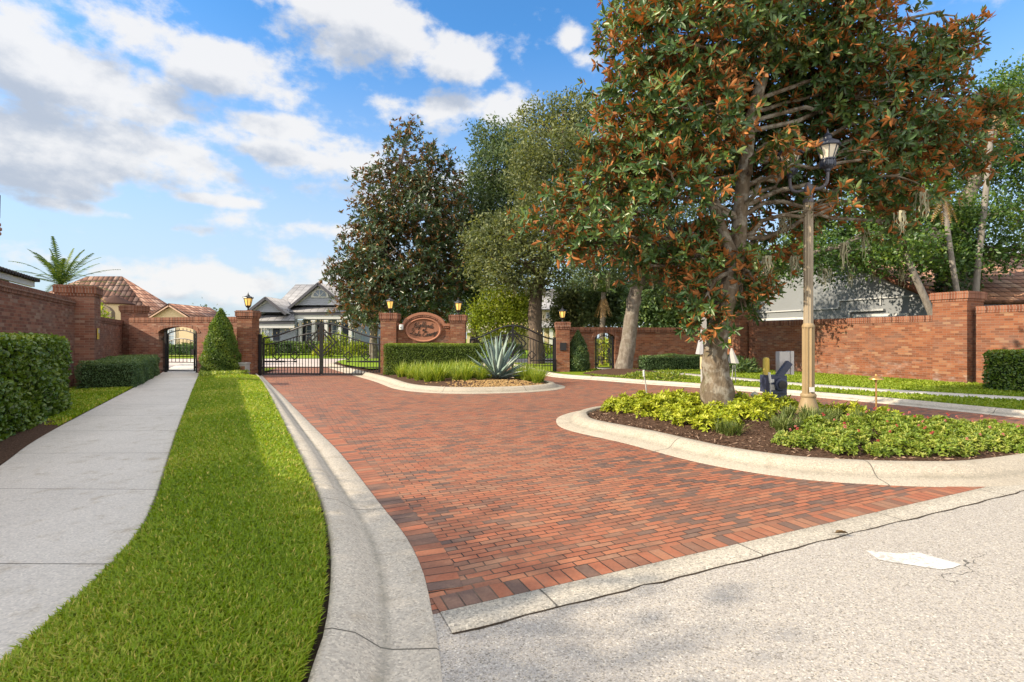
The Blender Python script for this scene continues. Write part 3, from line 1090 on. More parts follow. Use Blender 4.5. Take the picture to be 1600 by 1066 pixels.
# --- islands
ISLE_CURB = [(0, 0.002), (.02, .010), (.40, .016), (.50, .045), (.60, .095), (.70, .128), (.80, .138), (.96, .136), (.99, .128), (1, .07)]


def mound(loop, h, reach, z0=.11):
    def f(x, y):
        d = edge_dist(loop, x, y)
        t = np.clip(d / reach, 0, 1)
        return z0 + h * t * t * (3 - 2 * t)
    return f


def island(name, pts, wcurb, h, reach, mat_top, curbmat):
    lp = catmull(pts, 9, True)
    area = sum(lp[i][0] * lp[(i + 1) % len(lp)][1] - lp[(i + 1) % len(lp)][0] * lp[i][1] for i in range(len(lp)))
    if area < 0:
        lp = lp[::-1]
    lp, _ = resample(np.vstack([lp, lp[:1]]), 181)
    lp = lp[:-1]
    inn = offset(lp, wcurb)
    o = loft(name + '_curb', lp, inn, ISLE_CURB, curbmat, True)
    o['kind'] = 'structure'
    f = mound(inn, h, reach)
    # bed: grid clipped to the inner loop, built as rings towards a spine
    c = inn.mean(0)
    rings = [1.01, .97, .92, .85, .76, .65, .52, .38, .22, .08]
    V = []
    for s in rings:
        q = c + (inn - c) * s
        V.append(np.column_stack([q, f(q[:, 0], q[:, 1]) - (.03 if s > 1 else 0)]))
    nn = len(inn)
    V = np.vstack(V + [np.array([[c[0], c[1], float(f(np.array([c[0]]), np.array([c[1]]))[0])]])])
    a = np.arange(nn)
    b = (a + 1) % nn
    Fq = np.vstack([np.stack([k * nn + a, k * nn + b, (k + 1) * nn + b, (k + 1) * nn + a], 1) for k in range(len(rings) - 1)])
    T = np.stack([(len(rings) - 1) * nn + a, (len(rings) - 1) * nn + b, np.full(nn, len(V) - 1)], 1)
    o = mesh_np(name + '_bed', V, [Fq, T], mat_top, smooth=True)
    o['kind'] = 'structure'
    return inn, f


isle_main = [(.796, 9.23), (.89, 8.35), (1.6, 7.27), (2.24, 6.15), (2.95, 5.49), (3.71, 5.22), (4.53, 5.13), (5.25, 5.2), (6.5, 5.65), (7.8, 6.2),
             (8.5, 6.7), (8.2, 7.15), (7.4, 7.7), (6.7, 8.4), (5.6, 9.7), (4.3, 10.75), (2.8, 11.1), (1.6, 10.65), (1.0, 9.95)]
IN2, F2 = island('island', isle_main, .56, .16, 1.3, MULCH, CONC_ISLE)
isle_sign = [(-4.9, 17.9), (-3.45, 15.05), (-2.45, 14.05), (-1.37, 13.7), (0, 13.9), (1.1, 14.55), (1.62, 15.5), (1.35, 16.7), (-.1, 19.0), (-1.5, 21.6),
             (-2.0, 26), (-1.5, 33), (-4, 36.5), (-9, 36.5), (-10.8, 33), (-10.2, 28), (-8.6, 24.5)]
IN1, F1 = island('sign_island', isle_sign, .5, .10, 1.2, MULCH, CONC_ISLE)
q = IN1[IN1[:, 1] > 20.6]
o = sheet('lawn_inside_gate', [(-8.2, 24.8), (-9.6, 28), (-10.2, 33), (-8.6, 35.9), (-4.2, 35.9), (-2.1, 33), (-2.5, 26), (-2.3, 23), (-5.9, 21.2)], .222, LAWN_FAR)

# --- right curb, lawn, sidewalk
rc = [(-.6, 29), (.7, 23.2), (1.53, 19.67), (3.13, 17.9), (4.17, 16.67), (5.70, 15.19), (6.5, 14.3), (7.61, 12.9), (8.53, 11.5), (9.3, 10.0), (9.9, 9.1),
      (10.9, 8.5), (12.5, 8.75), (15.0, 9.8), (25, 14.4)]
RC, _ = resample(catmull(rc, 8), 150)
RI = offset(RC, .42, False)
o = loft('right_curb', RC, RI, [(0, .002), (.03, .01), (.42, .016), (.55, .06), (.7, .10), (.97, .11), (1, .06)], CONC)
o['kind'] = 'structure'
lawn_poly = [tuple(p) for p in RI[::3]] + [(30, 16), (30, 40), (14, 30), (3, 29), (.2, 29)]
sheet('right_lawn', lawn_poly, .095, LAWN)
sw = [(2.9, 26), (4.1, 23.2), (5.3, 21.8), (7.0, 18.9), (9.1, 14.55), (11.75, 11.75), (13.2, 10.9), (17, 11.2), (25, 15.4)]
SWc, _ = resample(catmull(sw, 8), 90)
o = loft('right_sidewalk', offset(SWc, -.5, False), offset(SWc, .5, False), [(0, .09), (.01, .105), (.99, .105), (1, .09)], WALK)
o['kind'] = 'structure'
gp = []
while len(gp) < 46000:
    qq = np.column_stack([rng.uniform(3.0, 15, 9000), rng.uniform(9, 23, 9000)])
    ok = inside(RI[::3].tolist() + [(18, 11), (18, 14), (13.7, 16.9), (10.9, 23.2), (2.5, 23.4), (1.4, 21)], qq[:, 0], qq[:, 1])
    ds = np.min(np.linalg.norm(qq[:, None] - SWc[None, ::2], axis=2), axis=1)
    ok &= (ds > .56) & (qq[:, 0] < qq[:, 1] * 1.05)
    gp.extend(qq[ok])
gp = np.array(gp[:46000])
grass_blades('right_grass', gp, np.full(len(gp), .09), 1.0, 3.3, GRASS_R)

# --- inside the gates
sheet('inner_road', [(-60, 25.4), (-60, 37), (40, 37), (40, 25.4)], -.02, ROADFAR)
sheet('inner_road_surface', [(-60, 25.7), (-60, 36.5), (30, 36.5), (30, 25.7)], .006, ROADFAR)
V = [(-90, 36.6, .03), (60, 36.6, .03), (60, 70, .5), (-90, 70, .5), (60, 140, .6), (-90, 140, .6)]
o = mesh_np('far_lawn', V, np.array([[0, 1, 2, 3], [3, 2, 4, 5]]), LAWN_FAR)
o['kind'] = 'structure'
sheet('left_far_lawn', [(-60, 21.5), (-16.6, 21.5), (-18.0, 25.2), (-60, 25.2)], .09, LAWN_FAR)

# --- painted arrow on the street, small stones and fallen leaves are separate things below
ar_px = [(1353, 861), (1404, 866), (1428, 864), (1434, 864), (1502, 883), (1490, 888), (1470, 891), (1374, 876)]
s_ = S('worn_road_paint')
o_ = s_.obj()
n_ = s_.noise(o_, 42, 6, .7)
wear_ = s_.n('MapRange', {0: s_.math('ADD', s_.math('MULTIPLY', n_, .75), s_.math('MULTIPLY', s_.noise(o_, 5, 3), .35)), 1: .47, 2: .54, 3: 1, 4: 0}).outputs[0]
c_ = s_.mix(wear_, s_.mix(s_.noise(o_, 3, 4), (.48, .47, .445), (.56, .55, .525)), (.34, .32, .29))
sheet('road_arrow', [G(x, y) for x, y in ar_px], .004, s_.done(s_.bsdf(c_, .8, .2, s_.bump(n_, .002))))

# ================================================================== BRICK WALLS AND PILLARS
def brick_pillar(name, label, x, y, size, h, rz=0.0, mat=None, capm=.05, group='brick pillars', z0=.0):
    mat = mat or BRICK
    r = thing(name, label, 'brick pillar', (x, y, z0), rz, group)
    a = size / 2
    ch = .30
    MB().box(-a, a, -a, a, 0, h - ch).build('shaft', mat, r)
    c = MB()
    c.box(-a - .022, a + .022, -a - .022, a + .022, h - ch, h - ch + .075)
    c.box(-a - capm, a + capm, -a - capm, a + capm, h - ch + .075, h - .075)
    c.box(-a - capm - .012, a + capm + .012, -a - capm - .012, a + capm + .012, h - .075, h - .03)
    c.box(-a - capm + .02, a + capm - .02, -a - capm + .02, a + capm - .02, h - .03, h)
    c.build('cap', SOLDIER, r)
    return r


def brick_wall_run(name, label, p0, p1, h, th=.24, mat=None, group='brick wall sections', opening=None, z0=0.0, cope=.035):
    """wall from p0 to p1; opening = (x0, x1, spring height, crown height)"""
    mat = mat or BRICK
    p0, p1 = np.array(p0), np.array(p1)
    L = float(np.linalg.norm(p1 - p0))
    rz = atan2(p1[1] - p0[1], p1[0] - p0[0])
    r = thing(name, label, 'brick wall', (p0[0], p0[1], z0), rz, group)
    ct = .20
    H = h - ct
    if opening:
        a, b, sp, cr = opening
        out = [(0, 0), (a, 0), (a, sp)]
        m = 14
        for i in range(1, m):
            t = i / m
            out.append((a + (b - a) * t, sp + (cr - sp) * sin(pi * t) ** .62))
        out += [(b, sp), (b, 0), (L, 0), (L, H), (0, H)]
        MB().prism(out, -th / 2, th / 2).build('wall_body', mat, r)
        ring = []
        for k in (0, .16):
            row = [(a - k, sp - .05)]
            for i in range(0, m + 1):
                t = i / m
                row.append((a - k * (1 - 2 * t) + (b - a) * t, sp + (cr - sp) * sin(pi * t) ** .62 + k * sin(pi * t) ** .3))
            row.append((b + k, sp - .05))
            ring.append(row)
        MB().prism(ring[0] + ring[1][::-1], -th / 2 - .018, th / 2 + .018).build('arch_ring', SOLDIER, r)
    else:
        MB().box(0, L, -th / 2, th / 2, 0, H).build('wall_body', mat, r)
    c = MB()
    e = th / 2
    c.box(0, L, -e - .02, e + .02, H, H + .07)
    c.box(0, L, -e - cope, e + cope, H + .07, h - .05)
    c.box(0, L, -e - cope + .018, e + cope - .018, h - .05, h)
    c.build('coping', SOLDIER, r)
    return r


def wl_pt(t):
    return np.array([-12.3, 14.3]) + WALLDIR * t


# left wall, stepping down at its pillars
off = WALLN * -.12
brick_wall_run('brick_wall', 'long weathered brick garden wall behind the tall clipped hedge at the left edge', wl_pt(-17) + off, wl_pt(.25) + off, 2.60, .26, BRICK_OLD)
cp = wl_pt(.72) + WALLN * .02
brick_pillar('brick_pillar', 'thick brick pillar with a corbelled cap between the long left wall and the low clipped hedge', cp[0], cp[1], .86, 3.0,
             atan2(WALLDIR[1], WALLDIR[0]), BRICK_OLD)
brick_wall_run('brick_wall', 'short lower brick wall section behind the low grey-green hedge', wl_pt(1.22) + off, wl_pt(8.3) + off, 2.22, .26, BRICK_OLD)
brick_pillar('brick_pillar', 'brick pillar at the left end of the arched wall, in front of the tan tiled house', -16.0, 21.7, .66, 2.86, radians(-12), BRICK_OLD)
brick_wall_run('arched_brick_wall', 'brick wall with an arched opening over the sidewalk gate, beside the bright cone shrub', (-15.75, 21.25), (-10.6, 20.2), 2.33, .3,
               BRICK_OLD, None, (1.44, 3.27, 1.74, 1.95))
brick_pillar('gate_pillar', 'brick gate pillar right of the bright cone shrub, a lantern on top', -10.33, 20.05, .58, 2.56, 0, BRICK, .05, 'gate pillars')
brick_pillar('gate_pillar', 'brick gate pillar with the white camera beside it, left end of the oval sign', -4.76, 20.0, .60, 2.46, 0, BRICK, .05, 'gate pillars')
brick_pillar('gate_pillar', 'brick gate pillar at the right end of the oval sign, above the hedge end', -2.1, 20.0, .57, 2.39, 0, BRICK, .05, 'gate pillars')
gpr = brick_pillar('gate_pillar', 'brick gate pillar carrying a dark plaque, left of the dark cone shrub', 2.11, 21.4, .54, 2.16, 0, BRICK, .04, 'gate pillars')
MB().box(-.13, .13, -.30, -.271, .98, 1.30).build('plaque', IRON, gpr)
brick_wall_run('arched_brick_wall', 'shaded brick wall with an arched opening behind the leaning oak trunk', (2.38, 22.55), (10.2, 24.15), 1.92, .3, BRICK, None,
               (1.28, 2.24, 1.45, 1.68), .05, .03)
RWD = unit(np.array([2.9, -6.66]))
RWN = np.array([-RWD[1], RWD[0]])    # away from the road
rwa = atan2(RWD[1], RWD[0])
brick_pillar('brick_pillar', 'brick corner pillar half hidden behind the magnolia trunk', 10.45, 23.5, .78, 2.68, rwa)
brick_wall_run('brick_wall', 'long sunlit brick wall behind the lamp post and card reader', (10.78, 23.1), (13.78, 16.52), 2.23, .26)
brick_pillar('brick_pillar', 'big orange-lit brick pillar in front of the tiled roof, at the left end of the right hedge', 14.17, 16.28, .92, 2.94, rwa, None, .06)
brick_wall_run('brick_wall', 'brick wall section behind the clipped hedge at the right edge', (14.32, 15.72), (17.6, 8.6), 2.46, .26)

for (x, y, z, rz, lab) in ((*(cp + WALLN * .452 + WALLDIR * -.1), 1.62, atan2(WALLDIR[1], WALLDIR[0]) - pi / 2 + pi, 'small yellow plate fixed to the thick left brick pillar'),
                           (10.3, 23.07, 1.42, 0, 'small yellow plate fixed to the corner pillar behind the magnolia')):
    t = thing('wall_plate', lab, 'plate', (x, y, z), 0, None)
    R = Matrix.Rotation(atan2(WALLN[1], WALLN[0]) + pi / 2 if x < 0 else rwa, 4, 'Z')
    t.rotation_euler = R.to_euler()
    if x > 0:
        t.location = (10.45 - RWN[0] * .41 - RWD[0] * .2, 23.5 - RWN[1] * .41 - RWD[1] * .2, z)
        MB().box(-.09, .09, -.02, .0, -.16, .16).build('plate', YELLOW, t)
        MB().box(-.07, .07, -.03, -.02, .02, .12).build('label_patch', GREYBOX, t)
    else:
        MB().box(-.09, .09, -.02, .0, -.16, .16).build('plate', YELLOW, t)
        MB().box(-.07, .07, -.03, -.02, .02, .12).build('label_patch', GREYBOX, t)

# ================================================================== SIGN
sg = thing('brick_sign', 'brick entrance sign with curved top and oval lettered plaque between two lantern pillars', 'sign', (-3.43, 20.0, 0))
prof = [(-1.02, 0), (1.02, 0), (1.02, 2.0), (.80, 2.02)]
arc = []
for i in range(25):
    t = i / 24
    x = .80 - 1.60 * t
    arc.append((x, 2.02 + .44 * (cos(pi * x / 1.6) ** .55 if abs(x) < .8 else 0)))
prof = [(-1.02, 0), (1.02, 0), (1.02, 2.02)] + arc + [(-1.02, 2.02)]
MB().prism(prof, -.11, .14).build('sign_wall', BRICK, sg)
top = [(1.02, 2.02)] + arc + [(-1.02, 2.02)]
up, dn = [], []
for i, (x, z) in enumerate(top):
    a, b = top[max(0, i - 1)], top[min(len(top) - 1, i + 1)]
    tx, tz = b[0] - a[0], b[1] - a[1]
    l = hypot(tx, tz)
    nx, nz = tz / l, -tx / l
    if nz < 0:
        nx, nz = -nx, -nz
    up.append((x + nx * .035, z + nz * .035))
    dn.append((x - nx * .07, z - nz * .07))
MB().prism(up + dn[::-1], -.16, .18).build('coping', TERRA_L, sg)
up2 = [(x * .985, z - .085) for x, z in top]
dn2 = [(x * .97, z - .135) for x, z in top]
MB().prism(up2 + dn2[::-1], -.145, -.1).build('moulding', SOLDIER, sg)


def ellipse(rx, rz, n=56, cz=1.80):
    return [(rx * cos(2 * pi * k / n), cz + rz * sin(2 * pi * k / n)) for k in range(n)]


V, Fs = [], []
n = 56
for (f, y) in ((1.0, -.112), (.99, -.165), (.93, -.178), (.88, -.15), (.86, -.118)):
    V += [(x, y, z) for x, z in ellipse(.70 * f, .475 * f + (f - 1) * .1)]
for k in range(4):
    for i in range(n):
        j = (i + 1) % n
        Fs.append((k * n + i, k * n + j, (k + 1) * n + j, (k + 1) * n + i))
MB().add(V, Fs).build('oval_moulding', TERRA_L, sg, True)
pl = MB().prism(ellipse(.606, .402), -.122, -.105).build('oval_plaque', TERRA, sg)

GL = {  # script letters as pen strokes in a unit box (x, y), x advance last
    'H': ([[(0, .62), (.1, .8), (.28, .98), (.3, .8), (.16, .05), (.02, -.05), (-.08, .08)], [(.78, .98), (.66, .6), (.55, .05), (.66, -.02), (.78, .1)],
           [(.2, .48), (.45, .52), (.72, .5)]], .82),
    'L': ([[(.1, .7), (.2, .95), (.42, 1.0), (.48, .82), (.34, .5), (.2, .12), (.0, .0), (-.08, .1), (.1, .14), (.4, .02), (.62, -.02), (.78, .14)]], .72),
    'C': ([[(.62, .75), (.66, .95), (.48, 1.0), (.2, .8), (.06, .4), (.12, .08), (.34, -.02), (.56, .1), (.68, .24)], [(.4, .8), (.5, .7), (.62, .75)]], .70),
    'i': ([[(.0, .1), (.12, .46), (.08, .1), (.18, .0), (.3, .12)], [(.17, .64), (.19, .69)]], .27),
    'g': ([[(.34, .42), (.16, .46), (.04, .2), (.14, .0), (.3, .16), (.36, .45), (.3, -.2), (.14, -.42), (.0, -.3), (.2, -.08), (.46, .12)]], .42),
    'h': ([[(.0, .1), (.16, .6), (.24, .98), (.16, .9), (.06, .0), (.14, .3), (.26, .46), (.32, .36), (.28, .06), (.36, .0), (.46, .12)]], .43),
    'l': ([[(.0, .1), (.16, .6), (.2, .98), (.12, .86), (.08, .1), (.16, .0), (.28, .12)]], .25),
    'a': ([[(.32, .4), (.16, .46), (.03, .2), (.12, .0), (.28, .16), (.34, .44), (.3, .06), (.38, .0), (.48, .12)]], .44),
    'n': ([[(.0, .1), (.08, .44), (.1, .4), (.04, .0), (.14, .34), (.28, .46), (.32, .34), (.28, .05), (.36, .0), (.46, .12)]], .43),
    'd': ([[(.32, .4), (.16, .46), (.03, .2), (.12, .0), (.28, .18), (.44, .98), (.32, .06), (.4, .0), (.5, .12)]], .46),
    's': ([[(.0, .1), (.14, .46), (.26, .22), (.18, .0), (.02, .05)], [(.18, .0), (.34, .12)]], .34),
    't': ([[(.0, .1), (.16, .5), (.24, .88), (.12, .1), (.2, .0), (.32, .12)], [(.06, .56), (.34, .6)]], .30),
    'k': ([[(.0, .1), (.16, .6), (.22, .98), (.14, .9), (.05, .0)], [(.1, .2), (.3, .46), (.12, .24), (.28, .02), (.42, .12)]], .38),
    'e': ([[(.0, .14), (.24, .24), (.28, .4), (.16, .46), (.04, .2), (.12, .0), (.26, .04), (.36, .14)]], .33),
    'o': ([[(.18, .46), (.04, .24), (.12, .0), (.28, .12), (.28, .38), (.16, .46), (.42, .38)]], .38),
    'w': ([[(.0, .1), (.1, .46), (.08, .08), (.18, .0), (.28, .44), (.26, .08), (.36, .0), (.46, .44), (.58, .38)]], .54),
    'y': ([[(.0, .14), (.08, .46), (.1, .12), (.2, .06), (.32, .46), (.26, -.1), (.1, -.42), (-.02, -.3), (.18, -.06), (.42, .14)]], .40),
}


def script(mb, text, cx, cz, size, curve, slant=.34, thick=.0085):
    wd = sum(.3 if ch == ' ' else GL[ch][1] for ch in text) * size
    x = -wd / 2
    for ch in text:
        if ch == ' ':
            x += .3 * size
            continue
        st, adv = GL[ch]
        for s in st:
            pts = []
            for (px, pz) in (catmull(s, 4) if len(s) > 2 else np.array(s)):
                lx = x + (px + pz * slant) * size
                ang = curve * lx
                pts.append((cx + lx - curve * pz * size * lx * .6, -.132, cz + pz * size - curve * lx * lx * 1.0))
            mb.tube(pts, thick, 5)
        x += adv * size


L = MB()
script(L, 'Highlands', -.03, 1.92, .205, .42)
script(L, 'at', .0, 1.765, .15, 0)
script(L, 'Lake Conway', .0, 1.555, .200, -.42)
L.build('lettering', INK, pl)

sc = thing('security_camera', 'small white security camera on the sign wall beside the left sign pillar', 'camera', (-4.28, 19.87, 1.93))
MB().box(-.04, .04, -.02, .02, -.04, .05).build('bracket', WHITE, sc)
c = MB()
c.lathe([(.0, -.01), (.075, 0), (.085, .05), (.085, .17), (.075, .20), (0, .21)], 14, (0, -.09, -.12))
c.build('housing', WHITE, sc, True)
MB().lathe([(.0, 0), (.035, .005), (.035, .02), (0, .025)], 12, (0, -.175, -.05)).build('lens', IRON, sc)


# ================================================================== LANTERNS ON THE PILLARS
def lantern_parts(r, sc_=1.0, glass=AMBER, metal=IRON, pane_n=6):
    q = sc_
    b = MB()
    b.lathe([(.085 * q, 0), (.085 * q, .015 * q), (.035 * q, .03 * q), (.03 * q, .10 * q), (.05 * q, .12 * q), (.085 * q, .15 * q), (.10 * q, .185 * q)], 12)
    b.build('base', metal, r)
    MB().lathe([(.088 * q, .187 * q), (.150 * q, .478 * q)], pane_n, rot=pi / 6).build('glass', glass, r)
    f = MB()
    for k in range(pane_n):
        a = 2 * pi * k / pane_n + pi / 6
        f.bar((.093 * q * cos(a), .093 * q * sin(a), .18 * q), (.156 * q * cos(a), .156 * q * sin(a), .485 * q), .018 * q)
    f.lathe([(.10 * q, .183 * q), (.105 * q, .19 * q), (.105 * q, .20 * q), (.10 * q, .205 * q)], pane_n, rot=pi / 6)
    f.build('frame', metal, r)
    t = MB()
    t.lathe([(.185 * q, .478 * q), (.195 * q, .49 * q), (.185 * q, .515 * q), (.12 * q, .56 * q), (.065 * q, .585 * q), (.06 * q, .61 * q), (.03 * q, .63 * q)], pane_n, rot=pi / 6)
    for k in range(pane_n):
        a = 2 * pi * k / pane_n + pi / 6
        t.lathe([(.012 * q, 0), (.016 * q, .02 * q), (.002, .055 * q)], 6, (.185 * q * cos(a), .185 * q * sin(a), .50 * q))
    t.build('roof', metal, r)
    MB().lathe([(.012 * q, .625 * q), (.03 * q, .655 * q), (.012 * q, .68 * q), (.008 * q, .70 * q), (.001, .76 * q)], 8).build('finial', metal, r)


lan = thing('lantern', 'amber lantern on the gate pillar beside the bright cone shrub', 'lantern', (-10.33, 20.05, 2.56), .2, 'lanterns on the gate pillars')
lantern_parts(lan)
for (x, y, z, s, lab) in ((-4.76, 20.0, 2.46, .95, 'amber lantern on the left pillar of the oval sign'),
                          (-2.1, 20.0, 2.39, .95, 'amber lantern on the right pillar of the oval sign'),
                          (2.11, 21.4, 2.16, .92, 'amber lantern on the pillar with the dark plaque')):
    c = copy_tree(lan)
    c.location = (x, y, z)
    c.scale = (s, s, s)
    c['label'] = lab


# ================================================================== IRON GATES
def gate_leaf(label, x, y, rz, W, hs, hc, mirror, group, arm=True):
    r = thing('iron_gate', label, 'gate', (x, y, 0), rz, group)
    sgn = -1 if mirror else 1

    def X(v):
        return v * sgn

    def top(v):
        t = v / W
        return hs + (hc - hs) * (sin(pi * (t - .5)) * .5 + .5) ** .9

    def sec(v):
        t = v / W
        return hs - .26 + (hc - .36 - hs + .26) * (sin(pi * (t - .5)) * .5 + .5) ** .9
    f = MB()
    b = .06
    f.bar((X(0), 0, .05), (X(0), 0, hs), b)
    f.bar((X(W), 0, .05), (X(W), 0, hc), b)
    f.bar((X(0), 0, .07), (X(W), 0, .07), b)
    f.bar((X(0), 0, .34), (X(W), 0, .34), .035)
    m = 22
    f.tube([(X(W * i / m), 0, top(W * i / m)) for i in range(m + 1)], .034, 6)
    f.tube([(X(W * i / m), 0, sec(W * i / m)) for i in range(m + 1)], .026, 6)
    f.build('frame', IRON, r)
    nb = int(W / .118)
    bars, tips = MB(), MB()
    for i in range(1, nb):
        v = W * i / nb
        bars.bar((X(v), 0, .07 if i % 1 == 0 else .34), (X(v), 0, sec(v)), .020)
    ns = int(W / .17)
    for i in range(0, ns + 1):
        v = W * i / ns
        bars.bar((X(v), 0, top(v)), (X(v), 0, top(v) + .075), .013)
        tips.lathe([(.006, 0), (.017, .02), (.001, .075)], 6, (X(v), 0, top(v) + .07))
    build_multi('bars', [(bars, IRON), (tips, GOLD)], r)
    zc = (hs + hc) / 2 - .42
    zc = hc - .74
    for q, hw in ((0, .56), (1, .38)):
        d = MB()
        d.bar((X(W - .01), -.01, zc + hw), (X(W - hw), -.01, zc), .045)
        d.bar((X(W - hw), -.01, zc), (X(W - .01), -.01, zc - hw), .045)
        d.build('half_diamond', IRON, r)
    for v in (W * .235, W * .545):
        d = MB()
        e = .165
        c = [(X(v - e), -.012, .79), (X(v), -.012, .79 + e), (X(v + e), -.012, .79), (X(v), -.012, .79 - e)]
        for i in range(4):
            d.bar(c[i], c[(i + 1) % 4], .034)
        d.build('small_diamond', IRON, r)
    if arm:
        a = MB()
        a.tube([(X(-.05), .09, .56), (X(W * .36), .09, .56)], .035, 8)
        a.tube([(X(W * .36), .09, .56), (X(W * .55), .09, .56)], .018, 8)
        a.box(min(X(W * .53), X(W * .57)), max(X(W * .53), X(W * .57)), -.02, .11, .53, .59)
        a.build('actuator_arm', IRON, r)
    return r


def iron_post(label, x, y, h, group=None, s=.09):
    r = thing('gate_post', label, 'gate post', (x, y, 0), 0, group)
    MB().box(-s / 2, s / 2, -s / 2, s / 2, 0, h).build('post', IRON, r)
    MB().box(-s / 2 - .008, s / 2 + .008, -s / 2 - .008, s / 2 + .008, h, h + .02).build('cap', IRON, r)
    MB().box(-s / 2 - .035, s / 2 + .035, -.02, .02, .28, .36).build('hinge', IRON, r)
    MB().box(-s / 2 - .03, s / 2 + .03, -.02, .02, h - .35, h - .29).build('hinge', IRON, r)


gA, gB = np.array([-9.92, 20.25]), np.array([-5.12, 20.15])
gm = (gA + gB) / 2
gate_leaf('black iron gate leaf with small diamonds, next to the cone shrub pillar', gA[0] + .1, gA[1], atan2(*(gB - gA)[::-1]), 2.26, 1.5, 2.07, False, 'iron driveway gate leaves')
gate_leaf('black iron gate leaf with small diamonds, next to the left sign pillar', gB[0] - .1, gB[1], atan2(*(gB - gA)[::-1]), 2.26, 1.5, 2.07, True, 'iron driveway gate leaves')
iron_post('square black gate post against the pillar beside the bright cone shrub', gA[0] - .03, gA[1], 1.62, 'gate hinge posts', .11)
iron_post('square black gate post against the left sign pillar', gB[0] + .03, gB[1], 1.56, 'gate hinge posts', .11)
gC, gD = np.array([-1.72, 20.55]), np.array([1.78, 21.35])
gate_leaf('black iron gate leaf next to the right sign pillar, behind the agave', gC[0] + .05, gC[1], atan2(*(gD - gC)[::-1]), 1.73, 1.45, 2.0, False, 'iron driveway gate leaves')
gate_leaf('black iron gate leaf next to the pillar with the dark plaque', gD[0] - .05, gD[1], atan2(*(gD - gC)[::-1]), 1.73, 1.45, 2.0, True, 'iron driveway gate leaves')
iron_post('square black gate post against the pillar with the dark plaque', gD[0] + .02, gD[1], 1.5, 'gate hinge posts', .10)


def walk_gate(label, x0, x1, y, rz_pts, h, group):
    p0, p1 = np.array([x0, y]), np.array([x1, rz_pts])
    W = float(np.linalg.norm(p1 - p0)) - .1
    r = thing('walk_gate', label, 'gate', (p0[0], p0[1], .09), atan2(*(p1 - p0)[::-1]), group)
    f = MB()
    a, b = .12, W - .02
    m = 14

    def arc(v, z, k):
        return z + k * sin(pi * (v - a) / (b - a))
    f.bar((a, 0, .06), (a, 0, h - .13), .045)
    f.bar((b, 0, .06), (b, 0, h - .13), .045)
    f.bar((a, 0, .08), (b, 0, .08), .04)
    f.bar((a, 0, .42), (b, 0, .42), .03)
    for z, k in ((h - .14, .13), (h - .46, .12)):
        f.tube([(a + (b - a) * i / m, 0, arc(a + (b - a) * i / m, z, k)) for i in range(m + 1)], .02, 6)
    f.build('frame', IRON, r)
    bars, tips = MB(), MB()
    nb = 7
    for i in range(1, nb):
        v = a + (b - a) * i / nb
        bars.bar((v, 0, .42), (v, 0, arc(v, h - .46, .12)), .016)
        tips.lathe([(.006, 0), (.018, .02), (.001, .10)], 6, (v, 0, arc(v, h - .12, .13)))
    build_multi('bars', [(bars, IRON), (tips, IRON)], r)
    MB().box(b - .10, b + .01, -.05, .05, .72, .95).build('lock', IRON, r)
    return r


walk_gate('black iron walk gate under the left arch, across the sidewalk', -14.14, -12.66, 20.90, 20.58, 1.72, 'iron walk gates')
iron_post('slim black post on the left side of the sidewalk gate', -14.10, 20.86, 1.78, 'walk gate posts', .08)
iron_post('slim black post on the right side of the sidewalk gate', -12.64, 20.56, 1.78, 'walk gate posts', .08)
walk_gate('narrow black iron walk gate in the shaded arch behind the leaning oak', 3.72, 4.52, 22.83, 22.99, 1.52, 'iron walk gates')
iron_post('slim black post left of the narrow walk gate in the shaded arch', 3.74, 22.82, 1.55, 'walk gate posts', .075)
iron_post('slim black post right of the narrow walk gate in the shaded arch', 4.50, 22.98, 1.55, 'walk gate posts', .075)
for (xa, ya, xb, yb, lab) in ((-14.36, 20.95, -14.12, 20.90, 'narrow iron fence panel left of the sidewalk gate'),
                              (-12.62, 20.58, -12.50, 20.56, 'narrow iron fence panel right of the sidewalk gate')):
    r = thing('fence_panel', lab, 'fence panel', (xa, ya, .09), atan2(yb - ya, xb - xa), 'iron fence panels beside the walk gate')
    W = hypot(xb - xa, yb - ya)
    f = MB()
    for z in (.08, .62, 1.36):
        MB().bar((0, 0, z), (W, 0, z), .03).build('rail', IRON, r)
    f.bar((W * .45, 0, .05), (W * .45, 0, 1.50), .018)
    f.build('bar', IRON, r)

t = thing('gate_operator', 'small brick-faced operator box at the foot of the left gate pillar', 'control box', (-10.28, 19.62, 0))
MB().box(-.17, .17, -.13, .13, 0, .50).build('housing', GREYBOX, t)
MB().box(-.11, .11, -.142, -.13, .05, .42).build('front_panel', BRICK, t)
MB().box(-.19, .19, -.15, .15, .50, .56).build('lid', GREYBOX, t)
t = thing('safety_sensor', 'short white sensor post with a dark red side by the left sign pillar', 'sensor post', (-4.62, 19.4, .12))
MB().lathe([(.06, 0), (.06, .42), (.045, .47), (.0, .48)], 14).build('housing', WHITE, t, True)
MB().box(.06, .20, -.07, .07, 0, .40).build('reflector', plain('dark_red', (.12, .025, .03), .5), t)

# ================================================================== LAMP POST
lp = thing('lamp_post', 'tall tan fluted lamp post with two navy lanterns on the planted island', 'lamp post', (4.92, 8.5, .24))
b = MB()
b.lathe([(.175, -.1), (.175, .03), (.165, .06), (.135, .16), (.112, .24), (.108, .27), (.12, .285), (.12, .32), (.105, .34)], 20)
b.build('base_flange', POLE_B, lp, True)


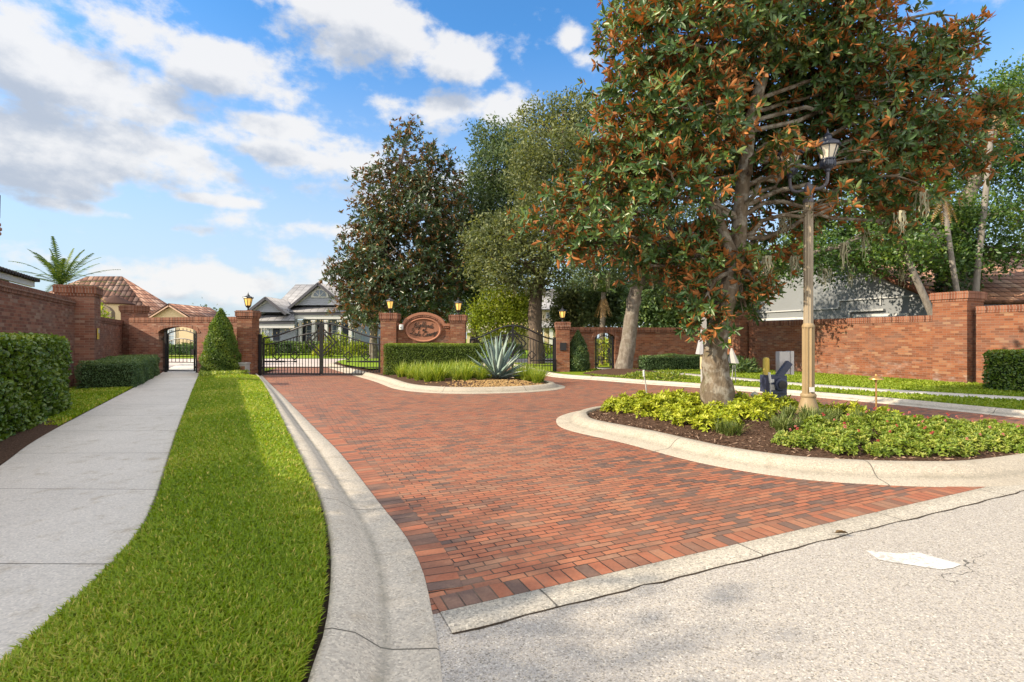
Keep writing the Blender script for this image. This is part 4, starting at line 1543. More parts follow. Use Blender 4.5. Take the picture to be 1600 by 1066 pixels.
def fluted(r, z0, z1, n=12, depth=.16):
    V, Fs = [], []
    m = n * 4
    for z in (z0, z1):
        for k in range(m):
            a = 2 * pi * k / m
            rr = r * (1 - depth * (.5 + .5 * cos(n * a)))
            V.append((rr * cos(a), rr * sin(a), z))
    for k in range(m):
        k2 = (k + 1) % m
        Fs.append((k, k2, m + k2, m + k))
    Fs.append(tuple(m + k for k in range(m)))
    return V, Fs


q = MB()
q.add(*fluted(.094, .33, 1.45, 10, .22))
q.lathe([(.097, 1.43), (.097, 1.46), (.075, 1.50)], 20)
q.build('lower_shaft', POLE_B, lp)
q = MB()
q.add(*fluted(.074, 1.45, 3.56, 10, .14))
q.build('upper_shaft', POLE, lp)
q = MB()
q.box(-.04, .04, -.105, -.095, .37, .45)
q.build('number_plate', WHITE, lp)
q = MB()
q.lathe([(.082, 3.50), (.086, 3.53), (.066, 3.57), (.056, 3.68), (.07, 3.72), (.052, 3.80), (.02, 3.84), (.0, 3.85)], 14)
q.build('collar', plain('collar_grey', (.10, .095, .11), .5), lp, True)
AX = Vector((.215, -.17, 0))
ARMM = bpy.data.materials['collar_grey']
for sg_ in (1, -1):
    arm = MB()
    e = AX * sg_
    pts = [Vector((0, 0, 3.74)) + e * .1, Vector((0, 0, 3.71)) + e * .45, Vector((0, 0, 3.73)) + e * .75, Vector((0, 0, 3.79)) + e * .95, Vector((0, 0, 3.90)) + e * 1.0, Vector((0, 0, 3.98)) + e]
    arm.tube(catmull(pts, 4), .026, 8)
    arm.build('arm', ARMM, lp, True)
    # lantern head: built as a part with its own panes
    hx, hy, hz = e.x / .86, e.y / .86, 3.95 / .86
    hd = MB()
    hd.lathe([(.03, 0), (.05, .03), (.05, .06), (.09, .09), (.125, .13), (.13, .20), (.115, .22), (.135, .235), (.135, .255)], 16, (hx, hy, hz))
    for k in range(14):
        a = 2 * pi * k / 14
        hd.box(-.006, .006, .12, .14, .10, .22, Matrix.Rotation(a, 3, 'Z'), (hx, hy, hz))
    head = hd.build('lamp_head', LAMPBLUE, lp)
    head.scale = (.86, .86, .86)
    MB().lathe([(.105, .256), (.182, .482)], 8, (hx, hy, hz), pi / 8).build('lamp_glass', FROST, head)
    fr = MB()
    for k in range(8):
        a = 2 * pi * k / 8 + pi / 8
        fr.bar((hx + .11 * cos(a), hy + .11 * sin(a), hz + .25), (hx + .188 * cos(a), hy + .188 * sin(a), hz + .49), .014)
    fr.build('lamp_frame', LAMPBLUE, head)
    rf = MB()
    rf.lathe([(.215, .48), (.225, .49), (.225, .53), (.20, .55), (.12, .60), (.075, .63), (.07, .68), (.085, .69), (.03, .74), (.012, .79), (.002, .84)], 8, (hx, hy, hz), pi / 8)
    rf.build('lamp_roof', LAMPBLUE, head)

# ================================================================== ISLAND FITTINGS
t = thing('card_reader', 'navy pedestal card reader with an angled neck and grey head on the island', 'card reader', (4.93, 9.6, .18), .05)
q = MB()
q.box(-.155, .155, -.13, .13, 0, .30)
q.build('pedestal', NAVY, t)
q = MB()
q.box(-.20, .13, -.17, .16, .30, .62)
q.lathe([(.115, 0), (.115, .05), (.10, .06)], 18)
V = [(x, y, z) for x, y, z in q.v[8:]]
q.v[8:] = [(x - .0, -.17 - z, y + .46) for x, y, z in V]
hb = q.build('housing', NAVY, t)
q = MB()
q.lathe([(.07, 0), (.075, .02), (.03, .022)], 16)
q.v = [(x, -.235 - z, y + .46) for x, y, z in q.v]
q.build('speaker_ring', IRON, hb)
MB().box(-.175, -.115, -.176, -.170, .50, .56).build('label_plate', OFFWHITE, hb)
MB().box(-.18, -.10, -.176, -.170, .36, .46).build('vent', GREYBOX, hb)
q = MB()
q.bar((.02, -.06, .58), (.24, -.06, .86), .085, .11)
q.build('neck', NAVY, t)
q = MB()
q.box(.09, .30, -.0, .13, .64, 1.06)
q.box(.30, .36, -.015, .145, .63, 1.07)
q.build('reader_head', plain('reader_grey', (.46, .44, .43), .5, .4), t)
q = MB()
q.box(.36, .37, .01, .12, .70, 1.02)
q.build('key_panel', NAVY, t)
for (x, y, h, lab) in ((4.84, 9.75, .98, 'yellow bollard standing behind the navy card reader'), (5.58, 9.55, .95, 'yellow bollard mostly hidden behind the lamp post')):
    r = thing('bollard', lab, 'bollard', (x, y, .15), 0, 'yellow bollards guarding the card reader')
    MB().lathe([(.058, 0), (.058, h - .04), (.045, h - .01), (0, h)], 16).build('post', YELLOW, r, True)
    MB().lathe([(.075, -.05), (.075, .04), (.058, .06)], 16).build('footing', CONC, r)
t = thing('valve_box', 'round green valve cover beside the magnolia trunk', 'valve box', (4.18, 9.35, .22))
MB().lathe([(.10, 0), (.10, .20), (.105, .2), (.105, .23), (.09, .255), (0, .27)], 18).build('cover', VALVE, t, True)
MB().lathe([(.112, -.04), (.112, .06), (.1, .07)], 18).build('collar', VALVE, t)
t = thing('spotlight', 'small pale ground spotlight between the magnolia and the card reader', 'spotlight', (4.52, 9.35, .24))
MB().lathe([(.02, 0), (.02, .12), (.03, .13)], 8).build('stake', GREYBOX, t)
q = MB()
q.lathe([(.05, 0), (.062, .02), (.062, .13), (.05, .15)], 14)
R = Matrix.Rotation(radians(-35), 3, 'Y')
q.v = [tuple(R @ Vector(v) + Vector((-.03, 0, .13))) for v in q.v]
q.build('lamp_can', plain('spot_pale', (.42, .40, .30), .5), t)
q = MB()
q.lathe([(.05, 0), (.055, .01), (.055, .10), (.0, .11)], 12)
R = Matrix.Rotation(radians(40), 3, 'Y')
q.v = [tuple(R @ Vector(v) + Vector((.08, 0, .08))) for v in q.v]
q.build('second_can', GREYBOX, t)
t = thing('path_light', 'copper mushroom path light on a thin stem among the red flowers', 'path light', (5.83, 8.2, .22))
MB().tube([(0, 0, -.05), (.004, 0, .30), (0, 0, .62)], .013, 8).build('stem', COPPER, t)
q = MB()
q.lathe([(.02, .58), (.022, .62), (.105, .615), (.10, .63), (.05, .66), (.018, .675), (.014, .70), (.0, .705)], 18)
q.build('shade', COPPER, t, True)
t = thing('sprinkler_riser', 'thin pale sprinkler riser in front of the navy card reader', 'sprinkler', (4.62, 9.15, .22))
MB().tube([(0, 0, -.05), (0, 0, .50)], .011, 8).build('pipe', GREYBOX, t)
q = MB().tube([(0, 0, .48), (-.012, 0, .56), (-.025, 0, .66)], .022, 8)
q.build('nozzle', WHITE, t)
t = thing('sprinkler_riser', 'thin leaning sprinkler riser at the left end of the lime shrubs', 'sprinkler', (2.66, 10.2, .2))
MB().tube([(0.05, 0, -.05), (.0, 0, .40), (-.03, 0, .55)], .013, 8).build('pipe', GREYBOX, t)
MB().tube([(-.03, 0, .53), (-.035, 0, .66)], .022, 8).build('nozzle', OFFWHITE, t)

t = thing('call_box', 'grey hooded call box on a post behind the magnolia trunk', 'call box', (5.95, 15.9, .1))
MB().box(-.075, .075, -.05, .05, 0, 2.25).build('post', GREYBOX, t)
q = MB()
q.add([(-.27, -.34, .90), (.12, -.34, .90), (.12, -.05, .90), (-.27, -.05, .90), (-.18, -.24, 1.32), (.12, -.24, 1.32), (.12, -.05, 1.32), (-.18, -.05, 1.32)],
      [(0, 3, 2, 1), (4, 5, 6, 7), (0, 1, 5, 4), (1, 2, 6, 5), (2, 3, 7, 6), (3, 0, 4, 7)])
q.build('hood', plain('hood_grey', (.40, .40, .41), .5, .4, .2), t)
MB().box(-.13, .13, -.20, -.05, .44, .88).build('keypad_box', plain('box_tan', (.50, .40, .24), .6), t)
t = thing('yard_sign', 'small grey folding sign behind the right side of the magnolia trunk', 'sign', (6.78, 15.8, .1), .3)
q = MB()
q.add([(-.02, -.2, .62), (.0, .2, .62), (.13, .2, .62), (.11, -.2, .62), (-.02, -.03, 1.08), (-.01, .03, 1.08), (.01, .03, 1.08), (0, -.03, 1.08)],
      [(0, 3, 2, 1), (4, 5, 6, 7), (0, 1, 5, 4), (1, 2, 6, 5), (2, 3, 7, 6), (3, 0, 4, 7)])
q.build('panel', GREYBOX, t)
q = MB()
q.bar((0, 0, 0), (.05, 0, .56), .02)
q.bar((.15, 0, 0), (.12, 0, .56), .02)
q.build('legs', GREYBOX, t)

# fallen leaves and twigs lying on the paving, each its own thing
for i, (px, py, c, lab) in enumerate(((1304, 833, (.13, .085, .04), 'curled brown leaf on the concrete band beside the road'),
                                      (390, 1042, (.24, .06, .02), 'rusty fallen leaf on the near lawn'),
                                      (263, 931, (.14, .06, .025), 'small brown leaf in the middle of the lawn strip'),
                                      (442, 814, (.08, .045, .03), 'dark fallen leaf on the lawn near the curb'),
                                      (1060, 700, (.10, .08, .06), 'dark leaf scrap on the island curb'))):
    z = .125 if i in (1, 2, 3) else .03
    gx_, gy_ = G(px, py, z)
    r = thing('fallen_leaf', lab, 'leaf', (gx_, gy_, z), i * 1.1, 'fallen leaves')
    V, Fs, rn = leaf_mesh(np.zeros((1, 3)), np.array([[1., 0, .1]]), np.array([[0, .2, 1.]]), .10 if i != 2 else .07, .045, .35, .1)
    mesh_np('blade', V, Fs, plain('dead_leaf_%d' % i, c, .8), r)
    MB().tube([(-.02, 0, .006), (.002, 0, .002)], .002, 5).build('stalk', BARK_D, r)


# ================================================================== HOUSES
def roof_plane(name, pts, mat, parent, along=None, thick=.0):
    """flat roof facet with uv in metres along its eave (pts[0]->pts[1])"""
    p = np.array(pts, float)
    e = unit(p[1] - p[0])
    nrm = unit(np.cross(p[1] - p[0], p[-1] - p[0]))
    up = np.cross(nrm, e)
    if nrm[2] < 0:
        up = -up
    uv = np.stack([(p - p[0]) @ e, (p - p[0]) @ up], 1)
    idx = np.arange(len(p))
    if nrm[2] < 0:
        idx = idx[::-1]
    return p, idx, uv


def roof(name, facets, mat, parent, th=.09):
    """one mesh from several facets, each thickened downwards"""
    V, U, Fs = [], [], []
    b = 0
    for f in facets:
        p, idx, uv = roof_plane(name, f, mat, parent)
        n = len(p)
        V += [p, p - np.array([0, 0, th])]
        U += [uv, uv]
        Fs.append((idx + b)[None, :])
        Fs.append((idx[::-1] + b + n)[None, :])
        for i in range(n):
            j = (i + 1) % n
            Fs.append(np.array([[idx[i] + b, idx[i] + b + n, idx[j] + b + n, idx[j] + b]]))
        b += 2 * n
    return mesh_np(name, np.vstack(V), Fs, mat, parent, uv=np.vstack(U))


def hip(x0, x1, y0, y1, z, h, ov=.5, in0=None, in1=None):
    x0, x1, y0, y1 = x0 - ov, x1 + ov, y0 - ov, y1 + ov
    ym = (y0 + y1) / 2
    d = (y1 - y0) / 2
    r0, r1 = x0 + (d if in0 is None else in0), x1 - (d if in1 is None else in1)
    a, b, c, e = (x0, y0, z), (x1, y0, z), (x1, y1, z), (x0, y1, z)
    p, q = (r0, ym, z + h), (r1, ym, z + h)
    return [[a, b, q, p], [b, c, q], [c, e, p, q], [e, a, p]]


def window(parent, x0, x1, z0, z1, y, frame=OFFWHITE, glass=GLASS, nx=2, nz=2, fw=.07, shutter=None):
    f = MB()
    f.box(x0, x1, y - .05, y + .02, z0, z0 + fw)
    f.box(x0, x1, y - .05, y + .02, z1 - fw, z1)
    f.box(x0, x0 + fw, y - .05, y + .02, z0 + fw, z1 - fw)
    f.box(x1 - fw, x1, y - .05, y + .02, z0 + fw, z1 - fw)
    for i in range(1, nx):
        x = x0 + (x1 - x0) * i / nx
        f.box(x - .02, x + .02, y - .04, y - .01, z0 + fw, z1 - fw)
    for i in range(1, nz):
        z = z0 + (z1 - z0) * i / nz
        f.box(x0 + fw, x1 - fw, y - .035, y - .008, z - .02, z + .02)
    w_ = f.build('window', frame, parent)
    MB().box(x0 + fw * .5, x1 - fw * .5, y - .008, y + .01, z0 + fw * .5, z1 - fw * .5).build('pane', glass, w_)
    if shutter:
        for a, b in ((x0 - .55, x0 - .04), (x1 + .04, x1 + .55)):
            s = MB().box(a, b, y - .06, y - .01, z0, z1)
            s.build('shutter', shutter, parent)
    return w_


# --- blue-grey house straight ahead: front facade at y = 45
h = thing('grey_house', 'blue-grey house with two front gables behind the double iron gate', 'house', (-18.0, 45.0, .2))
m = 45 / 800


def HX(px):
    return (px - 800) * m + 18.0


def HZ(py):
    return 1.5 + (528 - py) * m - .2


q = MB()
q.box(HX(398), HX(462), 0, 9, 0, HZ(503))
q.box(HX(462), HX(556), 1.6, 9, 0, HZ(497))
q.box(HX(372), HX(398), 3, 9, 0, HZ(489))
q.build('wall', BLUEG, h)
# main roof: ridge along x
zr, ze = HZ(441) + .55, HZ(490)
xl, xr = HX(408), HX(575)
roof('roof', [[(xl, 1.0, ze), (xr, 1.0, ze), (xr, 7.2, zr), (xl, 7.2, zr)], [(xr, 13.4, ze), (xl, 13.4, ze), (xl, 7.2, zr), (xr, 7.2, zr)]], SHINGLE, h, .12)
q = MB()
gm_ = [(xl + .06, 1.3, ze), (xl + .06, 13, ze), (xl + .06, 7.2, zr - .12)]
q.add([(x, y, z) for x, y, z in gm_] + [(x + .2, y, z) for x, y, z in gm_], [(0, 1, 2), (5, 4, 3), (0, 3, 4, 1), (1, 4, 5, 2), (2, 5, 3, 0)])
q.build('end_gable', BLUEG, h)
roof('side_roof', [[(HX(370), 2.5, HZ(490)), (HX(406), 2.5, HZ(490)), (HX(406), 6, HZ(463)), (HX(370), 6, HZ(463))]], SHINGLE, h, .12)


def front_gable(xa, xb, zb, zp, y, depth, over=.45, vent=None):
    xm = (xa + xb) / 2
    p = MB().prism([(xa, zb), (xb, zb), (xm, zp)], y, y + .3)
    p.build('gable', BLUEG, h)
    sl = (zp - zb) / (xm - xa)
    e = over
    pk = zp + .18
    roof('gable_roof', [[(xa - e, y - .45, zb - e * sl + .18), (xm, y - .45, pk), (xm, y + depth, pk), (xa - e, y + depth, zb - e * sl + .18)],
                        [(xm, y - .45, pk), (xb + e, y - .45, zb - e * sl + .18), (xb + e, y + depth, zb - e * sl + .18), (xm, y + depth, pk)]], SHINGLE, h, .1)
    t = MB()
    for (a, b) in (((xa - e, zb - e * sl), (xm, zp)), ((xm, zp), (xb + e, zb - e * sl))):
        t.bar((a[0], y - .47, a[1] + .06), (b[0], y - .47, b[1] + .06), .05, .22)
    t.build('bargeboard', FASCIA, h)
    t = MB()
    for (a, b) in (((xa, zb + .02), (xm, zp - .16)), ((xm, zp - .16), (xb, zb + .02))):
        t.bar((a[0], y - .05, a[1] - .02), (b[0], y - .05, b[1] - .02), .05, .13)
    t.build('gable_trim', OFFWHITE, h)


front_gable(HX(394), HX(446), HZ(488), HZ(467.5), -.2, 8.0, .35)
front_gable(HX(456), HX(533), HZ(476), HZ(443.5), .8, 7.0, .45)
# pent roofs below the gables
for (xa, xb, y, zt, zb, d) in ((HX(392), HX(466), -.75, HZ(491), HZ(502), .9), (HX(440), HX(548), .2, HZ(476.5), HZ(487.5), .9)):
    roof('pent_roof', [[(xa, y, zb), (xb, y, zb), (xb - .4, y + d, zt), (xa + .4, y + d, zt)]], SHINGLE, h, .10)
    MB().box(xa + .02, xb - .02, y + .02, y + .10, zb - .24, zb - .1).build('fascia', FASCIA, h)
    MB().box(xa + .1, xb - .1, y + .12, y + .3, zb - .62, zb - .26).build('frieze', OFFWHITE, h)
window(h, HX(408), HX(427), HZ(533), HZ(509), -.03, OFFWHITE, GLASS_L, 3, 4, .1, SHUTTER)
q = MB()
for r_, y_ in ((.62, .74), (.44, .70)):
    pass
q.prism([(HX(495) + .78 * cos(pi * k / 16), HZ(464) + .78 * sin(pi * k / 16)) for k in range(17)], .70, .79)
w_ = q.build('arch_window', OFFWHITE, h)
MB().prism([(HX(495) + .56 * cos(pi * k / 16), HZ(464) + .10 + .56 * sin(pi * k / 16)) for k in range(17)], .66, .705).build('pane', GLASS, w_)
q = MB()
for k in range(1, 4):
    a = pi * k / 4
    q.bar((HX(495), .65, HZ(464) + .1), (HX(495) + .55 * cos(a), .65, HZ(464) + .1 + .55 * sin(a)), .04)
q.build('glazing_bars', OFFWHITE, w_)
for px in (466, 487, 507, 528, 545):
    q = MB().box(HX(px) - .13, HX(px) + .13, .35, .62, 0, HZ(500))
    q.box(HX(px) - .19, HX(px) + .19, .30, .67, 0, .25)
    q.box(HX(px) - .19, HX(px) + .19, .30, .67, HZ(500) - .14, HZ(500))
    q.build('column', OFFWHITE, h)
for px in (476, 517, 537):
    window(h, HX(px) - .5, HX(px) + .5, .9, HZ(507), 1.57, OFFWHITE, GLASS, 2, 3, .07, SHUTTER if px != 537 else None)
q = MB().box(HX(497) - .55, HX(497) + .55, 1.5, 1.58, 0, 2.25)
d_ = q.build('door', plain('door_brown', (.17, .075, .04), .5), h)
MB().lathe([(.03, 0), (.03, .05)], 8, (HX(497) + .42, 1.44, 1.0)).build('handle', GOLD, d_)

# --- tan house with terracotta tiles at the left
h = thing('tan_house', 'tan stucco house with a terracotta tiled hip roof behind the left arch', 'house', (-31.0, 41, .1))
m = 41 / 800
HX = lambda px: (px - 800) * m + 31.0
HZ = lambda py: 1.5 + (528 - py) * m - .1
xa, xb = -12.5, 1.9
za, zp = HZ(499), 6.75
ym = 3.5
roof('roof', [[(xa, .8, za), (xb, .8, za), (-2.9, ym, zp), (-5.9, ym, zp)], [(xb, .8, za), (xb, 6.3, za), (-2.9, ym, zp)],
              [(xb, 6.3, za), (xa, 6.3, za), (-5.9, ym, zp), (-2.9, ym, zp)], [(xa, 6.3, za), (xa, .8, za), (-5.9, ym, zp)]], TILE_T, h, .14)
q = MB()
q.box(xa + .5, HX(290), 1.3, 5.8, 0, za - .14)
q.build('wall', PINKT, h)
q = MB()
pz = HZ(479)
q.prism([(HX(238), 0), (HX(303), 0), (HX(303), HZ(495)), (HX(270.5), pz), (HX(238), HZ(495))], -.1, 1.28)
q.build('gable_wall', TAN, h)
e = .35
roof('gable_roof', [[(HX(233), -.55, HZ(498)), (HX(270.5), -.55, pz + .22), (HX(270.5), 5, pz + .22), (HX(233), 5, HZ(498))],
                    [(HX(270.5), -.55, pz + .22), (HX(308), -.55, HZ(498)), (HX(308), 5, HZ(498)), (HX(270.5), 5, pz + .22)]], TILE_T, h, .12)
t_ = MB()
t_.bar((HX(235), -.5, HZ(498) - .05), (HX(270.5), -.5, pz + .1), .08, .2)
t_.bar((HX(270.5), -.5, pz + .1), (HX(306), -.5, HZ(498) - .05), .08, .2)
t_.build('bargeboard', plain('tan_trim', (.50, .33, .25), .7), h)
window(h, HX(256), HX(276), .7, HZ(507), -.13, OFFWHITE, GLASS_L, 2, 4, .1)
# turret porch with an arch
q = MB()
q.lathe([(1.15, 0), (1.15, HZ(475))], 24, (HX(174), .4, 0))
q.build('turret', TAN, h)
q = MB()
q.lathe([(1.32, HZ(476)), (1.32, HZ(474)), (.05, HZ(461))], 24, (HX(174), .4, 0))
o_ = q.build('turret_roof', TILE_T, h)
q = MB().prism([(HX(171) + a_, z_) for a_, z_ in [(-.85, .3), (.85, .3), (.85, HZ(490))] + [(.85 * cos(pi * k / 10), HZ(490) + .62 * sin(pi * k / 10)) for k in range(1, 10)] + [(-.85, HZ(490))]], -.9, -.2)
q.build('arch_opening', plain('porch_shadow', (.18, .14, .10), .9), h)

# --- house beyond the long left wall: grey barrel tiles, white eave
h = thing('left_house', 'house with grey barrel tiles and a white eave above the left wall', 'house', (0, 0, 0))


def LW(t, s, z):
    p = wl_pt(t) - WALLN * s
    return (p[0], p[1], z)


ez = 3.9
r_ = roof('roof', [[LW(-12, 2.9, ez), LW(9.3, 2.9, ez), LW(5.0, 7.4, ez + 1.75), LW(-9, 7.4, ez + 1.75)],
                   [LW(9.3, 2.9, ez), LW(9.3, 11.9, ez), LW(5.0, 7.4, ez + 1.75)],
                   [LW(9.3, 11.9, ez), LW(-12, 11.9, ez), LW(-9, 7.4, ez + 1.75), LW(5.0, 7.4, ez + 1.75)],
                   [LW(-12, 11.9, ez), LW(-12, 2.9, ez), LW(-9, 7.4, ez + 1.75)]], TILE_G, h, .1)
q = MB()
for (a, b, c, d, z0, z1) in ((-11.9, 9.2, 3.02, 3.16, ez - .34, ez - .12),):
    q.add([LW(a, c, z0), LW(b, c, z0), LW(b, d, z0), LW(a, d, z0), LW(a, c, z1), LW(b, c, z1), LW(b, d, z1), LW(a, d, z1)],
          [(0, 3, 2, 1), (4, 5, 6, 7), (0, 1, 5, 4), (1, 2, 6, 5), (2, 3, 7, 6), (3, 0, 4, 7)])
q.build('gutter', OFFWHITE, h)
q = MB()
for k in range(71):
    p = Vector(LW(-11.8 + k * .3, 2.93, ez - .055))
    d_ = Vector((WALLN[0], WALLN[1], 0))
    q.tube([p - d_ * .3, p + d_ * .06], .075, 8)
q.build('tile_ends', TILE_G, h)
q = MB()
a, b, c, d = -11, 8.5, 3.6, 11.2
q.add([LW(a, c, 0), LW(b, c, 0), LW(b, d, 0), LW(a, d, 0), LW(a, c, ez - .1), LW(b, c, ez - .1), LW(b, d, ez - .1), LW(a, d, ez - .1)],
      [(0, 3, 2, 1), (4, 5, 6, 7), (0, 1, 5, 4), (1, 2, 6, 5), (2, 3, 7, 6), (3, 0, 4, 7)])
q.build('wall', stucco('grey_green_stucco', (.16, .17, .16)), h)
q = MB()
q.lathe([(.34, 4.0), (.34, 5.0)], 16, (-20.72, 20.1, .45))
for k, (r__, z__) in enumerate(((.40, 5.0), (.48, 5.12), (.50, 5.3), (.47, 5.48), (.36, 5.6))):
    q.lathe([(r__ - .05, z__), (r__, z__ + .03), (r__, z__ + .12), (r__ - .05, z__ + .15)], 16, (-20.72, 20.1, .45))
ch_ = q.build('chimney', plain('chimney_clay', (.33, .17, .12), .85, .2, 0, .3, 3), h, True)
MB().tube([(-20.12, 20.1, 6.2), (-20.1, 20.1, 7.1)], .02, 6).build('weather_vane', IRON, ch_)

# --- cream house beyond the right gate
h = thing('cream_house', 'cream two-storey house with pale roofs beyond the right driveway gate', 'house', (0, 50, .3))
m = 50 / 800
HX = lambda px: (px - 800) * m
HZ = lambda py: 1.5 + (528 - py) * m - .3
q = MB()
q.box(HX(728), HX(800), 1, 9, 0, HZ(516))
q.box(HX(800), HX(900), 3, 12, 0, HZ(482))
q.box(HX(846), HX(900), 1.2, 3.0, 0, HZ(512))
q.build('wall', CREAM, h)
roof('roof', hip(HX(722), HX(815), .5, 9.5, HZ(515), 3.2, .3), SHINGLE_L, h, .12)
roof('upper_roof', hip(HX(795), HX(905), 2.6, 12.4, HZ(481), 2.6, .3), SHINGLE, h, .12)
roof('porch_roof', [[(HX(838), .4, HZ(511)), (HX(906), .4, HZ(511)), (HX(903), 3.1, HZ(499)), (HX(841), 3.1, HZ(499))]], SHINGLE, h, .12)
MB().box(HX(724), HX(812), .12, .3, HZ(515) - .3, HZ(515) - .1).build('fascia', OFFWHITE, h)
window(h, HX(856), HX(868), HZ(496), HZ(484) - .1, 2.97, OFFWHITE, GLASS, 2, 3, .1)
for px in (742, 760, 778):
    window(h, HX(px) - .45, HX(px) + .45, .7, HZ(522), .97, OFFWHITE, GLASS, 2, 3, .1, SHUTTER if px == 778 else None)
for px in (848, 862, 880):
    MB().box(HX(px) - .18, HX(px) + .18, .6, .95, 0, HZ(513)).build('column', OFFWHITE, h)

# --- grey-white stucco house behind the right wall (gable end parallel to the wall)
h = thing('stucco_house', 'grey-white stucco house with stepped bands and tiled gable above the right wall', 'house', (0, 0, 0))
hb = np.array([16.55, 20.35])


def RW(t, s, z):
    """t metres back along the wall direction from the near corner, s metres away from the road"""
    p = hb - RWD * t + RWN * s
    return (p[0], p[1], z)


def rw_box(mb, t0, t1, s0, s1, z0, z1):
    mb.add([RW(t0, s0, z0), RW(t1, s0, z0), RW(t1, s1, z0), RW(t0, s1, z0), RW(t0, s0, z1), RW(t1, s0, z1), RW(t1, s1, z1), RW(t0, s1, z1)],
           [(0, 3, 2, 1), (4, 5, 6, 7), (0, 1, 5, 4), (1, 2, 6, 5), (2, 3, 7, 6), (3, 0, 4, 7)])
    return mb


gl = 10.4
q = MB()
pol = [(0, 0), (gl, 0), (gl, 3.1), (gl / 2, 6.1), (0, 3.1)]
q.add([RW(t, 0, z) for t, z in pol] + [RW(t, 10, z) for t, z in pol],
      [tuple(range(5)), tuple(range(9, 4, -1))] + [(i, i + 5, (i + 1) % 5 + 5, (i + 1) % 5) for i in range(5)])
q.build('wall', GREYW, h)
sl = 3.0 / (gl / 2)
e = .35
roof('roof', [[RW(-.9, -e, 3.1 - .9 * sl + .14), RW(-.9, 10.3, 3.1 - .9 * sl + .14), RW(gl / 2, 10.3, 6.24), RW(gl / 2, -e, 6.24)],
              [RW(gl + .9, 10.3, 3.1 - .9 * sl + .14), RW(gl + .9, -e, 3.1 - .9 * sl + .14), RW(gl / 2, -e, 6.24), RW(gl / 2, 10.3, 6.24)]], TILE_R, h, .12)
q = MB()
for k in range(18):
    t0, t1 = -.9 + (gl / 2 + .9) * k / 18, -.9 + (gl / 2 + .9) * (k + 1) / 18
    f_ = lambda t: 3.1 + t * sl + .18
    q.tube([RW(t0, -e + .02, f_(t0) + .0), RW(t1, -e + .02, f_(t1) + .05)], [.10, .12], 8)
q.build('rake_tiles', plain('rake_tile', (.20, .085, .06), .8, .2, 0, .3, 2), h)
bm_ = plain('band_grey', (.40, .41, .42), .8)
q = MB()
rw_box(q, 3.6, 9.9, -.07, .0, 2.84, 2.90)
rw_box(q, 3.55, 3.62, -.07, .0, 2.90, 3.18)
rw_box(q, .3, 3.62, -.07, .0, 3.18, 3.24)
rw_box(q, 1.75, 1.80, -.06, .0, 2.9, 3.45)
rw_box(q, 9.0, 9.05, -.06, .0, 2.9, 3.8)
q.build('trim_band', bm_, h)
for (t0, t1) in ((.7, 2.9), (5.3, 8.1)):
    q = MB()
    rw_box(q, t0, t1, -.10, -.02, 1.2, 2.52)
    w_ = q.build('window', OFFWHITE, h)
    q = MB()
    rw_box(q, t0 + .1, t1 - .1, -.115, -.101, 1.25, 2.42)
    q.build('pane', GLASS, w_)
q = MB()
rw_box(q, 1.6, 3.1, -.16, .0, 2.66, 2.74)
rw_box(q, 3.02, 3.1, -.15, .0, 2.2, 2.66)
q.build('ledge', bm_, h)

# --- hip-roofed house at the far right
h = thing('tile_roof_house', 'house with a broad orange tiled hip roof at the right edge behind the brick pillar', 'house', (0, 0, 0))
z0, z1 = 2.9, 5.25
A_, B_ = np.array([17.6, 19.6]), np.array([32, 17.0])
rg0, rg1 = np.array([21.5, 24.0]), np.array([31, 22.6])
bk0, bk1 = np.array([18.5, 30.0]), np.array([33, 28.5])
V3 = lambda p, z: (p[0], p[1], z)
roof('roof', [[V3(A_, z0), V3(B_, z0), V3(rg1, z1), V3(rg0, z1)], [V3(bk0, z0), V3(A_, z0), V3(rg0, z1)], [V3(bk1, z0), V3(bk0, z0), V3(rg0, z1), V3(rg1, z1)]], TILE_R, h, .12)
q = MB()
q.tube([V3(A_, z0 + .06), V3(rg0, z1 + .06)], .13, 8)
q.tube([V3(rg0, z1 + .06), V3(rg1, z1 + .06)], .13, 8)
q.build('ridge_tiles', TILE_R, h)
pts_ = [A_ + np.array([.7, .8]), B_ + np.array([.5, .9]), bk1 + np.array([-.5, -.8]), bk0 + np.array([.5, -.8])]
q = MB()
q.add([V3(p, 0) for p in pts_] + [V3(p, z0 - .12) for p in pts_], [(3, 2, 1, 0), (4, 5, 6, 7), (0, 1, 5, 4), (1, 2, 6, 5), (2, 3, 7, 6), (3, 0, 4, 7)])
q.build('wall', TAN, h)
q = MB()
d_ = unit(B_ - A_)
q.bar(V3(A_ + np.array([.05, .08]), z0 - .2), V3(B_ + np.array([0, .08]), z0 - .2), .16, .12)
q.build('gutter', FASCIA, h)
#@@PART3

# ================================================================== HEDGES AND SHRUBS
CORE = ground_mat('hedge_core', (.012, .022, .008), (.025, .04, .014), (.04, .06, .02), 30, .03)


